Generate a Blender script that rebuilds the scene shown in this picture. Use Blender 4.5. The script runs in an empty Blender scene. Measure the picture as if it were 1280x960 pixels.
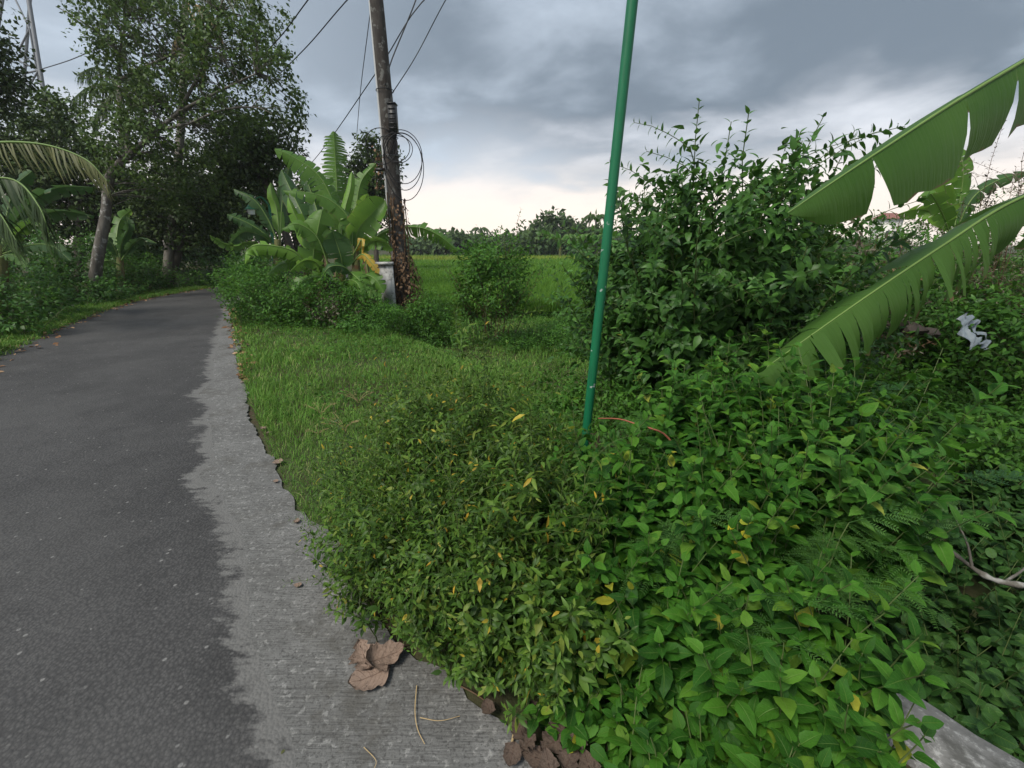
import bpy, math, random
import numpy as np
from mathutils import Matrix, Vector

rad = math.radians
C = bpy.context.scene.collection
SC = bpy.context.scene

# ------------------------------------------------------------------ camera
FPX, PITCH, CAMH = 540.0, rad(17.96), 1.55
cam = bpy.data.cameras.new('camera'); camo = bpy.data.objects.new('camera', cam); C.objects.link(camo)
cam.sensor_width = 36.0; cam.lens = 36.0 * FPX / 1280.0; cam.clip_end = 3000; cam.clip_start = 0.02
camo.location = (0, 0, CAMH); camo.rotation_euler = (math.pi / 2 - PITCH, 0, 0)
SC.camera = camo

# ------------------------------------------------------------------ render, exposure
SC.view_settings.view_transform = 'Standard'; SC.view_settings.look = 'None'
SC.view_settings.exposure = 1.48; SC.view_settings.gamma = 1.0
SC.cycles.max_bounces = 6; SC.cycles.diffuse_bounces = 1; SC.cycles.glossy_bounces = 2
SC.cycles.transmission_bounces = 4; SC.cycles.transparent_max_bounces = 4
SC.cycles.use_denoising = True

# ------------------------------------------------------------------ world: overcast evening sky
SUN_EL, SUN_AZ = rad(54), rad(226)        # azimuth clockwise from +Y (view direction)
W = bpy.data.worlds.new('World'); SC.world = W; W.use_nodes = True
nt = W.node_tree; nt.nodes.clear()
def N(t, typ, **kw):
    n = t.nodes.new(typ)
    for k, v in kw.items():
        setattr(n, k, v)
    return n
def math_node(t, op, a, b=None, c=None, clamp=False):
    n = N(t, 'ShaderNodeMath', operation=op); n.use_clamp = clamp
    for i, v in enumerate((a, b, c)):
        if v is None: continue
        if isinstance(v, (int, float)): n.inputs[i].default_value = v
        else: t.links.new(v, n.inputs[i])
    return n.outputs[0]
def smooth(t, v, lo, hi):
    n = N(t, 'ShaderNodeMapRange', interpolation_type='SMOOTHSTEP')
    t.links.new(v, n.inputs['Value']); n.inputs['From Min'].default_value = lo; n.inputs['From Max'].default_value = hi
    return n.outputs[0]
def mixc(t, f, a, b, blend='MIX'):
    n = N(t, 'ShaderNodeMix', data_type='RGBA', blend_type=blend)
    for s, v in ((n.inputs['Factor'], f), (n.inputs['A'], a), (n.inputs['B'], b)):
        if isinstance(v, (int, float)): s.default_value = v
        elif isinstance(v, tuple): s.default_value = (v[0], v[1], v[2], 1)
        else: t.links.new(v, s)
    # the RGBA sockets are the ones at index 6, 7
    for idx, v in ((6, a), (7, b)):
        s = n.inputs[idx]
        if isinstance(v, tuple): s.default_value = (v[0], v[1], v[2], 1)
        elif not isinstance(v, (int, float)): t.links.new(v, s)
    return n.outputs[2]

tcw = N(nt, 'ShaderNodeTexCoord'); sepw = N(nt, 'ShaderNodeSeparateXYZ'); nt.links.new(tcw.outputs['Generated'], sepw.inputs[0])
dx, dy, dz = sepw.outputs
zp = math_node(nt, 'ADD', math_node(nt, 'MAXIMUM', dz, 0.0), 0.20)
comb = N(nt, 'ShaderNodeCombineXYZ')
nt.links.new(math_node(nt, 'DIVIDE', dx, zp), comb.inputs[0]); nt.links.new(math_node(nt, 'DIVIDE', dy, zp), comb.inputs[1])
comb.inputs[2].default_value = 3.7
def wnoise(scale, detail, rough, off, dist=0.0):
    mp = N(nt, 'ShaderNodeMapping'); mp.inputs['Location'].default_value = off
    nt.links.new(comb.outputs[0], mp.inputs['Vector'])
    n = N(nt, 'ShaderNodeTexNoise'); nt.links.new(mp.outputs[0], n.inputs['Vector'])
    n.inputs['Scale'].default_value = scale; n.inputs['Detail'].default_value = detail
    n.inputs['Roughness'].default_value = rough; n.inputs['Distortion'].default_value = dist
    return n.outputs[0]
n1 = wnoise(0.62, 7, 0.52, (1.3, 0.4, 0.0), 0.25)
n2 = wnoise(1.9, 8, 0.56, (5.0, 2.0, 1.0), 0.3)
nmix = math_node(nt, 'ADD', math_node(nt, 'MULTIPLY', n1, 0.72), math_node(nt, 'MULTIPLY', n2, 0.28))
left = smooth(nt, dx, 0.02, -0.62)
bright = math_node(nt, 'ADD', smooth(nt, nmix, 0.43, 0.62), math_node(nt, 'MULTIPLY', left, 0.62), clamp=True)
cl = mixc(nt, bright, (0.158, 0.200, 0.246), (0.48, 0.555, 0.645))
# thin bright gap under the cloud deck near the horizon
dzn = math_node(nt, 'ADD', dz, math_node(nt, 'MULTIPLY', math_node(nt, 'SUBTRACT', nmix, 0.5), 0.70))
# the gap stands highest towards the hidden low sun, just left of the view's middle
hump = math_node(nt, 'MULTIPLY', smooth(nt, math_node(nt, 'ABSOLUTE', math_node(nt, 'ADD', dx, 0.07)), 0.34, 0.0), 0.055)
band = smooth(nt, math_node(nt, 'SUBTRACT', dzn, hump), 0.205, 0.055)
warmth = smooth(nt, dz, 0.20, 0.05)
gapc = mixc(nt, warmth, (0.74, 0.77, 0.83), (1.17, 1.01, 0.87))
cl = mixc(nt, math_node(nt, 'MULTIPLY', band, 0.92), cl, gapc)
# an overcast sky grows brighter towards the zenith
zen = math_node(nt, 'MAXIMUM', math_node(nt, 'MULTIPLY_ADD', dz, 1.55, 0.42), 1.0)
zc = N(nt, 'ShaderNodeVectorMath', operation='SCALE'); nt.links.new(cl, zc.inputs[0]); nt.links.new(zen, zc.inputs['Scale'])
bgc = N(nt, 'ShaderNodeBackground'); nt.links.new(zc.outputs[0], bgc.inputs['Color']); bgc.inputs['Strength'].default_value = 0.46
sky = N(nt, 'ShaderNodeTexSky', sky_type='NISHITA'); sky.sun_disc = False
sky.sun_elevation = SUN_EL; sky.sun_rotation = SUN_AZ; sky.dust_density = 3.0
bgs = N(nt, 'ShaderNodeBackground'); nt.links.new(sky.outputs[0], bgs.inputs['Color']); bgs.inputs['Strength'].default_value = 0.05
mxs = N(nt, 'ShaderNodeMixShader'); mxs.inputs[0].default_value = 0.93
nt.links.new(bgs.outputs[0], mxs.inputs[1]); nt.links.new(bgc.outputs[0], mxs.inputs[2])
wo = N(nt, 'ShaderNodeOutputWorld'); nt.links.new(mxs.outputs[0], wo.inputs['Surface'])

sl = bpy.data.lights.new('sun', 'SUN'); sl.energy = 1.5; sl.angle = rad(18); sl.color = (1.0, 0.94, 0.83)
slo = bpy.data.objects.new('sun', sl); C.objects.link(slo)
sd = Vector((math.sin(SUN_AZ) * math.cos(SUN_EL), math.cos(SUN_AZ) * math.cos(SUN_EL), math.sin(SUN_EL)))
slo.rotation_euler = sd.to_track_quat('Z', 'Y').to_euler()

# ------------------------------------------------------------------ places: rays of the photograph's camera turned into world points
CP, SP = math.cos(PITCH), math.sin(PITCH)
def at(x, y, depth):
    u = (x - 640) / FPX; v = (y - 480) / FPX
    return np.array((u * depth, depth * (CP - v * SP), CAMH - depth * (SP + v * CP)))
def ground(x, y, z=0.0):
    v = (y - 480) / FPX
    return at(x, y, (CAMH - z) / (SP + v * CP))
def unit(v):
    v = np.asarray(v, float)
    return v / np.maximum(np.linalg.norm(v, axis=-1, keepdims=True), 1e-9)
def bez(pts, n):
    """Catmull-Rom through the points, n samples."""
    p = np.array(pts, float)
    if len(p) == 2:
        return p[0] + (p[1] - p[0]) * np.linspace(0, 1, n)[:, None]
    p = np.vstack([2 * p[0] - p[1], p, 2 * p[-1] - p[-2]])
    m = len(p) - 3; out = []
    for s in np.linspace(0, m - 1e-9, n):
        i = int(s); f = s - i
        a, b, c, d = p[i:i + 4]
        out.append(0.5 * (2 * b + (c - a) * f + (2 * a - 5 * b + 4 * c - d) * f * f + (3 * b - a - 3 * c + d) * f ** 3))
    return np.array(out)

# ------------------------------------------------------------------ mesh building
class Geo:
    def __init__(self): self.v = []; self.f = []; self.n = 0; self.uv = []
    def add(self, verts, faces, uv=None):
        verts = np.asarray(verts, float).reshape(-1, 3)
        faces = np.asarray(faces, int)
        self.v.append(verts); self.f.append(faces + self.n); self.n += len(verts)
        self.uv.append(np.zeros((len(verts), 2)) if uv is None else np.asarray(uv, float))
    def mesh(self, name, mat=None, smooth=False, org=(0, 0, 0)):
        me = bpy.data.meshes.new(name)
        V = np.vstack(self.v) - np.asarray(org)
        me.vertices.add(len(V)); me.vertices.foreach_set('co', V.astype(np.float32).ravel())
        tot = np.concatenate([np.full(len(f), f.shape[1]) for f in self.f])
        idx = np.concatenate([f.ravel() for f in self.f])
        start = np.concatenate([[0], np.cumsum(tot)[:-1]])
        me.loops.add(len(idx)); me.loops.foreach_set('vertex_index', idx.astype(np.int32))
        me.polygons.add(len(tot)); me.polygons.foreach_set('loop_start', start.astype(np.int32))
        me.polygons.foreach_set('loop_total', tot.astype(np.int32))
        if smooth: me.polygons.foreach_set('use_smooth', np.ones(len(tot), bool))
        U = np.vstack(self.uv)
        if np.any(U):
            l = me.uv_layers.new(name='UVMap'); l.data.foreach_set('uv', U[idx].astype(np.float32).ravel())
        me.update(calc_edges=True); me.validate()
        if mat: me.materials.append(mat)
        return me
    def build(self, name, mat, parent=None, smooth=False, kind=None):
        org = np.array(parent_org(parent))
        me = self.mesh(name, mat, smooth, org)
        return link(name, me, parent, kind)
def parent_org(p):
    o = np.zeros(3)
    while p is not None:
        o += np.array(p.location); p = p.parent
    return o
def link(name, me, parent=None, kind=None):
    o = bpy.data.objects.new(name, me); C.objects.link(o)
    if parent is not None: o.parent = parent
    if kind: o['kind'] = kind
    return o
def thing(name, label, cat, loc, group=None):
    o = bpy.data.objects.new(name, None); o.empty_display_size = 0.1; C.objects.link(o)
    o.location = tuple(float(a) for a in loc); o['label'] = label; o['category'] = cat
    if group: o['group'] = group
    return o
def tag(o, label, cat, group=None):
    o['label'] = label; o['category'] = cat
    if group: o['group'] = group
    return o
def tube(g, pts, r, sides=6, cap=True, uvs=1.0):
    pts = np.asarray(pts, float); n = len(pts)
    r = np.broadcast_to(np.asarray(r, float), (n,)) if np.ndim(r) else np.full(n, float(r))
    T = unit(np.gradient(pts, axis=0))
    a = np.array((0, 0, 1.0)) if abs(T[0][2]) < 0.9 else np.array((1.0, 0, 0))
    X = unit(np.cross(T[0], a)); V = []; UV = []
    L = np.concatenate([[0], np.cumsum(np.linalg.norm(np.diff(pts, axis=0), axis=1))])
    ang = np.linspace(0, 2 * math.pi, sides, endpoint=False)
    for i in range(n):
        X = unit(X - T[i] * np.dot(X, T[i])); Y = np.cross(T[i], X)
        V.append(pts[i] + r[i] * (np.cos(ang)[:, None] * X + np.sin(ang)[:, None] * Y))
        UV.append(np.stack([ang / (2 * math.pi), np.full(sides, L[i])], 1))
    F = []
    for i in range(n - 1):
        for j in range(sides):
            k = (j + 1) % sides
            F.append((i * sides + j, i * sides + k, (i + 1) * sides + k, (i + 1) * sides + j))
    g.add(np.vstack(V), F, np.vstack(UV))
    if cap:
        if sides in (3, 4):
            g.add(V[-1], [tuple(range(sides))])
        else:
            g.add(np.vstack([V[-1], pts[-1:]]), [(j, (j + 1) % sides, sides) for j in range(sides)])
            g.add(np.vstack([V[0], pts[:1]]), [((j + 1) % sides, j, sides) for j in range(sides)])
def box(g, c, s, M=None):
    p = np.array([(x, y, z) for z in (-.5, .5) for y in (-.5, .5) for x in (-.5, .5)]) * np.array(s)
    if M is not None: p = p @ np.array(M).T
    g.add(p + np.array(c), [(0, 2, 3, 1), (4, 5, 7, 6), (0, 1, 5, 4), (2, 6, 7, 3), (0, 4, 6, 2), (1, 3, 7, 5)])

# leaf templates: length 1 along +Y, upper face +Z
def leaf_template(rows, width, shape='ovate', fold=0.25, droop=0.18, teeth=0.0, skew=0.0):
    ts = np.linspace(0, 1, rows + 1)
    V = [(0, 0, 0)]; UV = [(0.5, 0)]; F = []
    def w(t):
        if shape == 'ovate': return width * 2.1 * (t ** 0.62) * (1 - t) ** 0.95
        if shape == 'round': return width * 1.0 * math.sqrt(max(0, 1 - (2 * t - 1) ** 2)) * (1 - 0.15 * t)
        if shape == 'delta': return width * 1.9 * (t ** 0.42) * (1 - t) ** 1.0
        return width * 1.0 * math.sin(math.pi * t ** 0.85)
    prev = None
    for i, t in enumerate(ts[1:-1]):
        h = w(t) * (1 + (teeth if i % 2 else -teeth)); zc = -droop * t * t
        b = len(V)
        V += [(skew * t * (1 - t) - h, t, zc + fold * h), (skew * t * (1 - t), t, zc), (skew * t * (1 - t) + h, t, zc + fold * h)]
        UV += [(0, t), (0.5, t), (1, t)]
        if prev is None: F += [(0, b + 1, b), (0, b + 2, b + 1)]
        else:
            F += [(prev, prev + 1, b + 1), (prev, b + 1, b), (prev + 1, prev + 2, b + 2), (prev + 1, b + 2, b + 1)]
        prev = b
    e = len(V); V.append((0, 1, -droop * 1.15)); UV.append((0.5, 1))
    F += [(prev, prev + 1, e), (prev + 1, prev + 2, e)]
    return np.array(V, float), np.array(F, int), np.array(UV, float)
FAR = (np.array([(0, 0, 0), (-.30, .45, .06), (.30, .45, .06), (0, 1, -.08)], float), np.array([(0, 2, 1), (1, 2, 3)]), np.array([(.5, 0), (0, .5), (1, .5), (.5, 1)], float))
MID = leaf_template(3, 0.30, 'ovate', 0.3, 0.2)
MIDN = leaf_template(3, 0.20, 'ovate', 0.3, 0.25)
DEL = leaf_template(4, 0.31, 'delta', 0.25, 0.3)
NEAR = [leaf_template(7, 0.41, 'ovate', 0.22, 0.24, 0.04), leaf_template(7, 0.45, 'ovate', 0.34, 0.38, 0.05, 0.12), leaf_template(7, 0.36, 'ovate', 0.12, 0.14, 0.04, -0.12), leaf_template(7, 0.42, 'delta', 0.28, 0.42, 0.05, 0.08), leaf_template(8, 0.40, 'ovate', -0.10, 0.45, 0.05, -0.2)]
SERR = [leaf_template(11, 0.34, 'delta', 0.15, 0.30, 0.11), leaf_template(11, 0.38, 'delta', 0.30, 0.22, 0.13, 0.1)]
ROUND = [leaf_template(7, 0.40, 'round', 0.18, 0.16), leaf_template(7, 0.44, 'round', 0.28, 0.30, 0.0, 0.1)]

def frames(d, nrm):
    d = unit(d); X = unit(np.cross(d, nrm)); Z = np.cross(X, d)
    return X, d, Z
def leaves_into(g, tpl, pos, d, nrm, s):
    V, F, UV = tpl
    X, Y, Z = frames(d, nrm); n = len(pos); m = len(V)
    s = np.asarray(s)[:, None, None]
    P = pos[:, None, :] + s * (V[None, :, 0:1] * X[:, None] + V[None, :, 1:2] * Y[:, None] + V[None, :, 2:3] * Z[:, None])
    FF = (F[None] + (np.arange(n) * m)[:, None, None]).reshape(-1, F.shape[1])
    g.add(P.reshape(-1, 3), FF, np.tile(UV, (n, 1)))
def tpl_mesh(name, tpl, mat):
    g = Geo(); g.add(*tpl); return g.mesh(name, mat, True)

# ------------------------------------------------------------------ materials
def newmat(name):
    m = bpy.data.materials.new(name); m.use_nodes = True
    t = m.node_tree; t.nodes.clear()
    out = N(t, 'ShaderNodeOutputMaterial')
    return m, t, out
def ramp(t, fac, stops, interp='LINEAR'):
    n = N(t, 'ShaderNodeValToRGB'); n.color_ramp.interpolation = interp
    e = n.color_ramp.elements
    while len(e) < len(stops): e.new(0.5)
    for i, (p, c) in enumerate(stops):
        e[i].position = p; e[i].color = (c[0], c[1], c[2], 1)
    t.links.new(fac, n.inputs[0]); return n.outputs[0]
def noise(t, vec, scale, detail=4, rough=0.55, dist=0.0):
    n = N(t, 'ShaderNodeTexNoise')
    if vec is not None: t.links.new(vec, n.inputs['Vector'])
    n.inputs['Scale'].default_value = scale; n.inputs['Detail'].default_value = detail
    n.inputs['Roughness'].default_value = rough; n.inputs['Distortion'].default_value = dist
    return n.outputs[0]
def bump(t, h, strength, dist=0.01):
    b = N(t, 'ShaderNodeBump'); b.inputs['Strength'].default_value = strength; b.inputs['Distance'].default_value = dist
    t.links.new(h, b.inputs['Height']); return b.outputs[0]
def principled(t, out, col, rough=0.7, spec=0.3, nrm=None, metal=0.0):
    p = N(t, 'ShaderNodeBsdfPrincipled')
    for k, v in (('Base Color', col), ('Roughness', rough), ('Specular IOR Level', spec), ('Metallic', metal)):
        s = p.inputs[k]
        if isinstance(v, tuple): s.default_value = (v[0], v[1], v[2], 1)
        elif isinstance(v, (int, float)): s.default_value = v
        else: t.links.new(v, s)
    if nrm is not None: t.links.new(nrm, p.inputs['Normal'])
    if out is not None: t.links.new(p.outputs[0], out.inputs['Surface'])
    return p.outputs[0]
def rnd(t):
    g = N(t, 'ShaderNodeNewGeometry'); o = N(t, 'ShaderNodeObjectInfo')
    return math_node(t, 'FRACT', math_node(t, 'ADD', g.outputs['Random Per Island'], math_node(t, 'MULTIPLY', o.outputs['Random'], 7.31)))
def leaf_mat(name, stops, rough=0.45, spec=0.35, trans=0.32, veins=False, tint=1.35):
    spec *= 0.55; trans = min(.45, trans * 1.15)
    m, t, out = newmat(name)
    r = rnd(t)
    col = ramp(t, r, stops)
    tc = N(t, 'ShaderNodeTexCoord')
    nn = noise(t, tc.outputs['Object'], 2.2, 3)
    hv = N(t, 'ShaderNodeHueSaturation'); hv.inputs['Hue'].default_value = 0.5
    t.links.new(col, hv.inputs['Color']); t.links.new(math_node(t, 'MULTIPLY_ADD', nn, 1.15, 0.43), hv.inputs['Value'])
    col = hv.outputs[0]; nrm = None
    if veins:
        uv = N(t, 'ShaderNodeUVMap'); s = N(t, 'ShaderNodeSeparateXYZ'); t.links.new(uv.outputs[0], s.inputs[0])
        u = math_node(t, 'ABSOLUTE', math_node(t, 'SUBTRACT', s.outputs[0], 0.5))
        ph = math_node(t, 'FRACT', math_node(t, 'MULTIPLY', math_node(t, 'SUBTRACT', s.outputs[1], math_node(t, 'MULTIPLY', u, 0.45)), 7.0))
        lat = smooth(t, math_node(t, 'ABSOLUTE', math_node(t, 'SUBTRACT', ph, 0.5)), 0.10, 0.0)
        midr = smooth(t, u, 0.045, 0.0)
        v = math_node(t, 'MAXIMUM', math_node(t, 'MULTIPLY', lat, 0.35), midr)
        col = mixc(t, math_node(t, 'MULTIPLY', v, 0.42), col, (0.16, 0.26, 0.06))
        nrm = bump(t, math_node(t, 'SUBTRACT', math_node(t, 'MULTIPLY', noise(t, uv.outputs[0], 14, 2), 0.5), v), 0.5, 0.004)
        hole = None
    sh = principled(t, None, col, rough, spec, nrm)
    tr = N(t, 'ShaderNodeBsdfTranslucent')
    tcx = N(t, 'ShaderNodeHueSaturation'); tcx.inputs['Hue'].default_value = 0.485; tcx.inputs['Value'].default_value = tint
    t.links.new(col, tcx.inputs['Color']); t.links.new(tcx.outputs[0], tr.inputs['Color'])
    mx = N(t, 'ShaderNodeMixShader'); mx.inputs[0].default_value = trans
    t.links.new(sh, mx.inputs[1]); t.links.new(tr.outputs[0], mx.inputs[2]); t.links.new(mx.outputs[0], out.inputs['Surface'])
    return m
def bark_mat(name, c1, c2, scale=6, spots=None):
    m, t, out = newmat(name)
    tc = N(t, 'ShaderNodeTexCoord'); mp = N(t, 'ShaderNodeMapping'); mp.inputs['Scale'].default_value = (1, 1, 0.35)
    t.links.new(tc.outputs['Object'], mp.inputs[0])
    n = noise(t, mp.outputs[0], scale, 8, 0.65)
    col = ramp(t, n, [(0.3, c1), (0.7, c2)])
    if spots:
        sp = noise(t, tc.outputs['Object'], scale * 0.9, 4, 0.6)
        col = mixc(t, smooth(t, sp, 0.55, 0.64), col, spots)
    principled(t, out, col, 0.85, 0.15, bump(t, n, 0.8, 0.03))
    return m
def flat_mat(name, c, rough=0.6, spec=0.3, var=0.25, scale=8, metal=0.0, bmp=0.2):
    m, t, out = newmat(name)
    tc = N(t, 'ShaderNodeTexCoord'); n = noise(t, tc.outputs['Object'], scale, 6, 0.6)
    col = mixc(t, n, tuple(a * (1 - var) for a in c), tuple(min(1, a * (1 + var)) for a in c))
    principled(t, out, col, rough, spec, bump(t, n, bmp, 0.01), metal)
    return m

M = {}
M['broad'] = leaf_mat('broad_leaf', [(0.0, (0.016, 0.062, 0.009)), (0.4, (0.032, 0.112, 0.012)), (0.85, (0.062, 0.176, 0.018)), (0.985, (0.11, 0.215, 0.024)), (1.0, (0.30, 0.29, 0.03))], 0.45, 0.22, 0.32, True)
M['round'] = leaf_mat('round_leaf', [(0.0, (0.022, 0.066, 0.016)), (0.6, (0.034, 0.092, 0.020)), (1.0, (0.048, 0.115, 0.024))], 0.45, 0.3, 0.28, True)
M['small'] = leaf_mat('small_leaf', [(0.0, (0.028, 0.064, 0.011)), (0.45, (0.056, 0.122, 0.017)), (0.88, (0.105, 0.190, 0.028)), (0.986, (0.17, 0.21, 0.035)), (0.988, (0.40, 0.33, 0.04)), (1.0, (0.44, 0.27, 0.03))], 0.45, 0.35, 0.3)
M['shrub'] = leaf_mat('shrub_leaf', [(0.0, (0.028, 0.080, 0.016)), (0.5, (0.044, 0.112, 0.020)), (1.0, (0.070, 0.175, 0.030))], 0.42, 0.4, 0.3)
M['bank'] = leaf_mat('bank_leaf', [(0.0, (0.031, 0.092, 0.014)), (0.5, (0.050, 0.134, 0.018)), (1.0, (0.080, 0.195, 0.026))], 0.5, 0.3, 0.3)
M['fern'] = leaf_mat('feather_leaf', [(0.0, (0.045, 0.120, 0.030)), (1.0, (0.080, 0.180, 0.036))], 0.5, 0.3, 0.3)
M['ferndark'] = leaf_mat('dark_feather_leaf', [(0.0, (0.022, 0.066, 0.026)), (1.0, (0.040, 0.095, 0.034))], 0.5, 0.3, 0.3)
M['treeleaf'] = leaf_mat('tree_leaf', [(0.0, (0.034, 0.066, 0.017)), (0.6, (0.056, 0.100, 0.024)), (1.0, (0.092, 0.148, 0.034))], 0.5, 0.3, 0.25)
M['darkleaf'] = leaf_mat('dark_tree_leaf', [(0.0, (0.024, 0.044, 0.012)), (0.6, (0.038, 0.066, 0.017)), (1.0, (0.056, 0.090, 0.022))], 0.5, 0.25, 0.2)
M['farleaf'] = leaf_mat('far_tree_leaf', [(0.0, (0.042, 0.076, 0.030)), (0.6, (0.062, 0.104, 0.036)), (1.0, (0.09, 0.14, 0.044))], 0.6, 0.2, 0.25)
M['grass'] = leaf_mat('grass_blade', [(0.0, (0.060, 0.150, 0.022)), (0.6, (0.105, 0.220, 0.036)), (0.93, (0.165, 0.275, 0.058)), (1.0, (0.34, 0.33, 0.15))], 0.6, 0.2, 0.3)
M['rice'] = leaf_mat('rice_blade', [(0.0, (0.062, 0.165, 0.020)), (0.6, (0.092, 0.205, 0.026)), (1.0, (0.14, 0.26, 0.036))], 0.6, 0.2, 0.35)
M['ripe'] = leaf_mat('ripe_rice_blade', [(0.0, (0.14, 0.22, 0.03)), (1.0, (0.26, 0.31, 0.05))], 0.6, 0.2, 0.35)
M['palm'] = leaf_mat('palm_leaflet', [(0.0, (0.022, 0.044, 0.014)), (1.0, (0.046, 0.078, 0.022))], 0.45, 0.35, 0.25)
M['palepalm'] = leaf_mat('pale_palm_leaflet', [(0.0, (0.07, 0.085, 0.030)), (1.0, (0.15, 0.155, 0.06))], 0.5, 0.3, 0.3)
M['deadpalm'] = leaf_mat('dead_palm_leaflet', [(0.0, (0.11, 0.085, 0.035)), (1.0, (0.19, 0.14, 0.055))], 0.7, 0.2, 0.2)
M['dry'] = leaf_mat('dry_vine_leaf', [(0.0, (0.070, 0.045, 0.028)), (0.6, (0.130, 0.082, 0.050)), (1.0, (0.23, 0.15, 0.09))], 0.8, 0.1, 0.15)
M['litter'] = leaf_mat('leaf_litter', [(0.0, (0.10, 0.055, 0.03)), (0.6, (0.24, 0.13, 0.07)), (1.0, (0.38, 0.25, 0.15))], 0.8, 0.1, 0.1)
M['broadlight'] = leaf_mat('light_broad_leaf', [(0.0, (0.034, 0.112, 0.016)), (0.6, (0.056, 0.160, 0.022)), (0.97, (0.09, 0.20, 0.03)), (1.0, (0.30, 0.29, 0.05))], 0.5, 0.25, 0.3, True)
M['withered'] = leaf_mat('withered_leaf', [(0.0, (0.06, 0.052, 0.036)), (0.7, (0.12, 0.105, 0.075)), (1.0, (0.20, 0.18, 0.14))], 0.8, 0.1, 0.1)
M['stem'] = flat_mat('green_stem', (0.075, 0.105, 0.032), 0.6, 0.3, 0.4, 20)
M['brownstem'] = flat_mat('brown_stem', (0.10, 0.062, 0.036), 0.7, 0.2, 0.4, 20)
M['redstem'] = flat_mat('red_stem', (0.23, 0.075, 0.042), 0.6, 0.3, 0.3, 20)
M['straw'] = flat_mat('straw', (0.34, 0.25, 0.13), 0.7, 0.2, 0.3, 30)
M['bark'] = bark_mat('tree_bark', (0.05, 0.044, 0.037), (0.135, 0.125, 0.108), 7, (0.24, 0.235, 0.22))
M['darkbark'] = bark_mat('dark_bark', (0.03, 0.026, 0.021), (0.085, 0.075, 0.06), 6)
M['palmbark'] = bark_mat('palm_bark', (0.10, 0.09, 0.075), (0.20, 0.185, 0.16), 6)
M['pseudo'] = bark_mat('banana_stem_skin', (0.06, 0.085, 0.03), (0.14, 0.13, 0.05), 5, (0.10, 0.06, 0.03))
M['wood'] = bark_mat('pole_wood', (0.028, 0.024, 0.022), (0.075, 0.068, 0.062), 9, (0.13, 0.13, 0.122))
M['black'] = flat_mat('black_plastic', (0.018, 0.019, 0.021), 0.5, 0.4, 0.2)
M['cable'] = flat_mat('black_cable', (0.012, 0.012, 0.014), 0.55, 0.3, 0.1)
M['conduit'] = flat_mat('grey_conduit', (0.42, 0.43, 0.43), 0.5, 0.4, 0.1)
M['steel'] = flat_mat('galvanised_steel', (0.13, 0.14, 0.155), 0.6, 0.3, 0.15, 5)
M['lampwhite'] = flat_mat('lamp_glass', (0.62, 0.66, 0.64), 0.3, 0.5, 0.1)
M['roof'] = flat_mat('red_roof_tile', (0.20, 0.085, 0.07), 0.8, 0.2, 0.3)  # tile red made paler, distance haze put into the colour
M['wall'] = flat_mat('white_plaster', (0.62, 0.60, 0.56), 0.85, 0.2, 0.1)
M['winglass'] = flat_mat('dark_window', (0.04, 0.05, 0.06), 0.2, 0.5, 0.1)
M['bag'] = flat_mat('plastic_sheet', (0.20, 0.23, 0.25), 0.45, 0.35, 0.5, 6, 0, 0.6)
M['rock'] = flat_mat('rubble', (0.055, 0.045, 0.038), 0.9, 0.2, 0.4, 12, 0, 0.6)
M['dryleaf'] = None

def green_paint():
    m, t, out = newmat('green_pole_paint')
    tc = N(t, 'ShaderNodeTexCoord')
    n = noise(t, tc.outputs['Object'], 5, 5, 0.6)
    col = mixc(t, n, (0.005, 0.108, 0.044), (0.010, 0.142, 0.062))
    chip = noise(t, tc.outputs['Object'], 13, 3, 0.5)
    sp = N(t, 'ShaderNodeSeparateXYZ'); t.links.new(tc.outputs['Object'], sp.inputs[0])
    low = smooth(t, sp.outputs[2], 2.6, 0.8)
    col = mixc(t, math_node(t, 'MULTIPLY', smooth(t, chip, 0.64, 0.67), low), col, (0.36, 0.40, 0.38))
    mp = N(t, 'ShaderNodeMapping'); mp.inputs['Scale'].default_value = (1, 1, .10); t.links.new(tc.outputs['Object'], mp.inputs[0])
    streak = noise(t, mp.outputs[0], 45, 4, .6)
    col = mixc(t, math_node(t, 'MULTIPLY', smooth(t, streak, 0.50, 0.68), 0.5), col, (0.012, 0.060, 0.036))
    rust = noise(t, tc.outputs['Object'], 21, 4, .6); col = mixc(t, math_node(t, 'MULTIPLY', smooth(t, rust, 0.68, 0.74), .7), col, (0.10, 0.05, 0.025))
    principled(t, out, col, 0.45, 0.35, bump(t, n, 0.15, 0.004))
    return m
M['greenpaint'] = green_paint()

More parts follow.
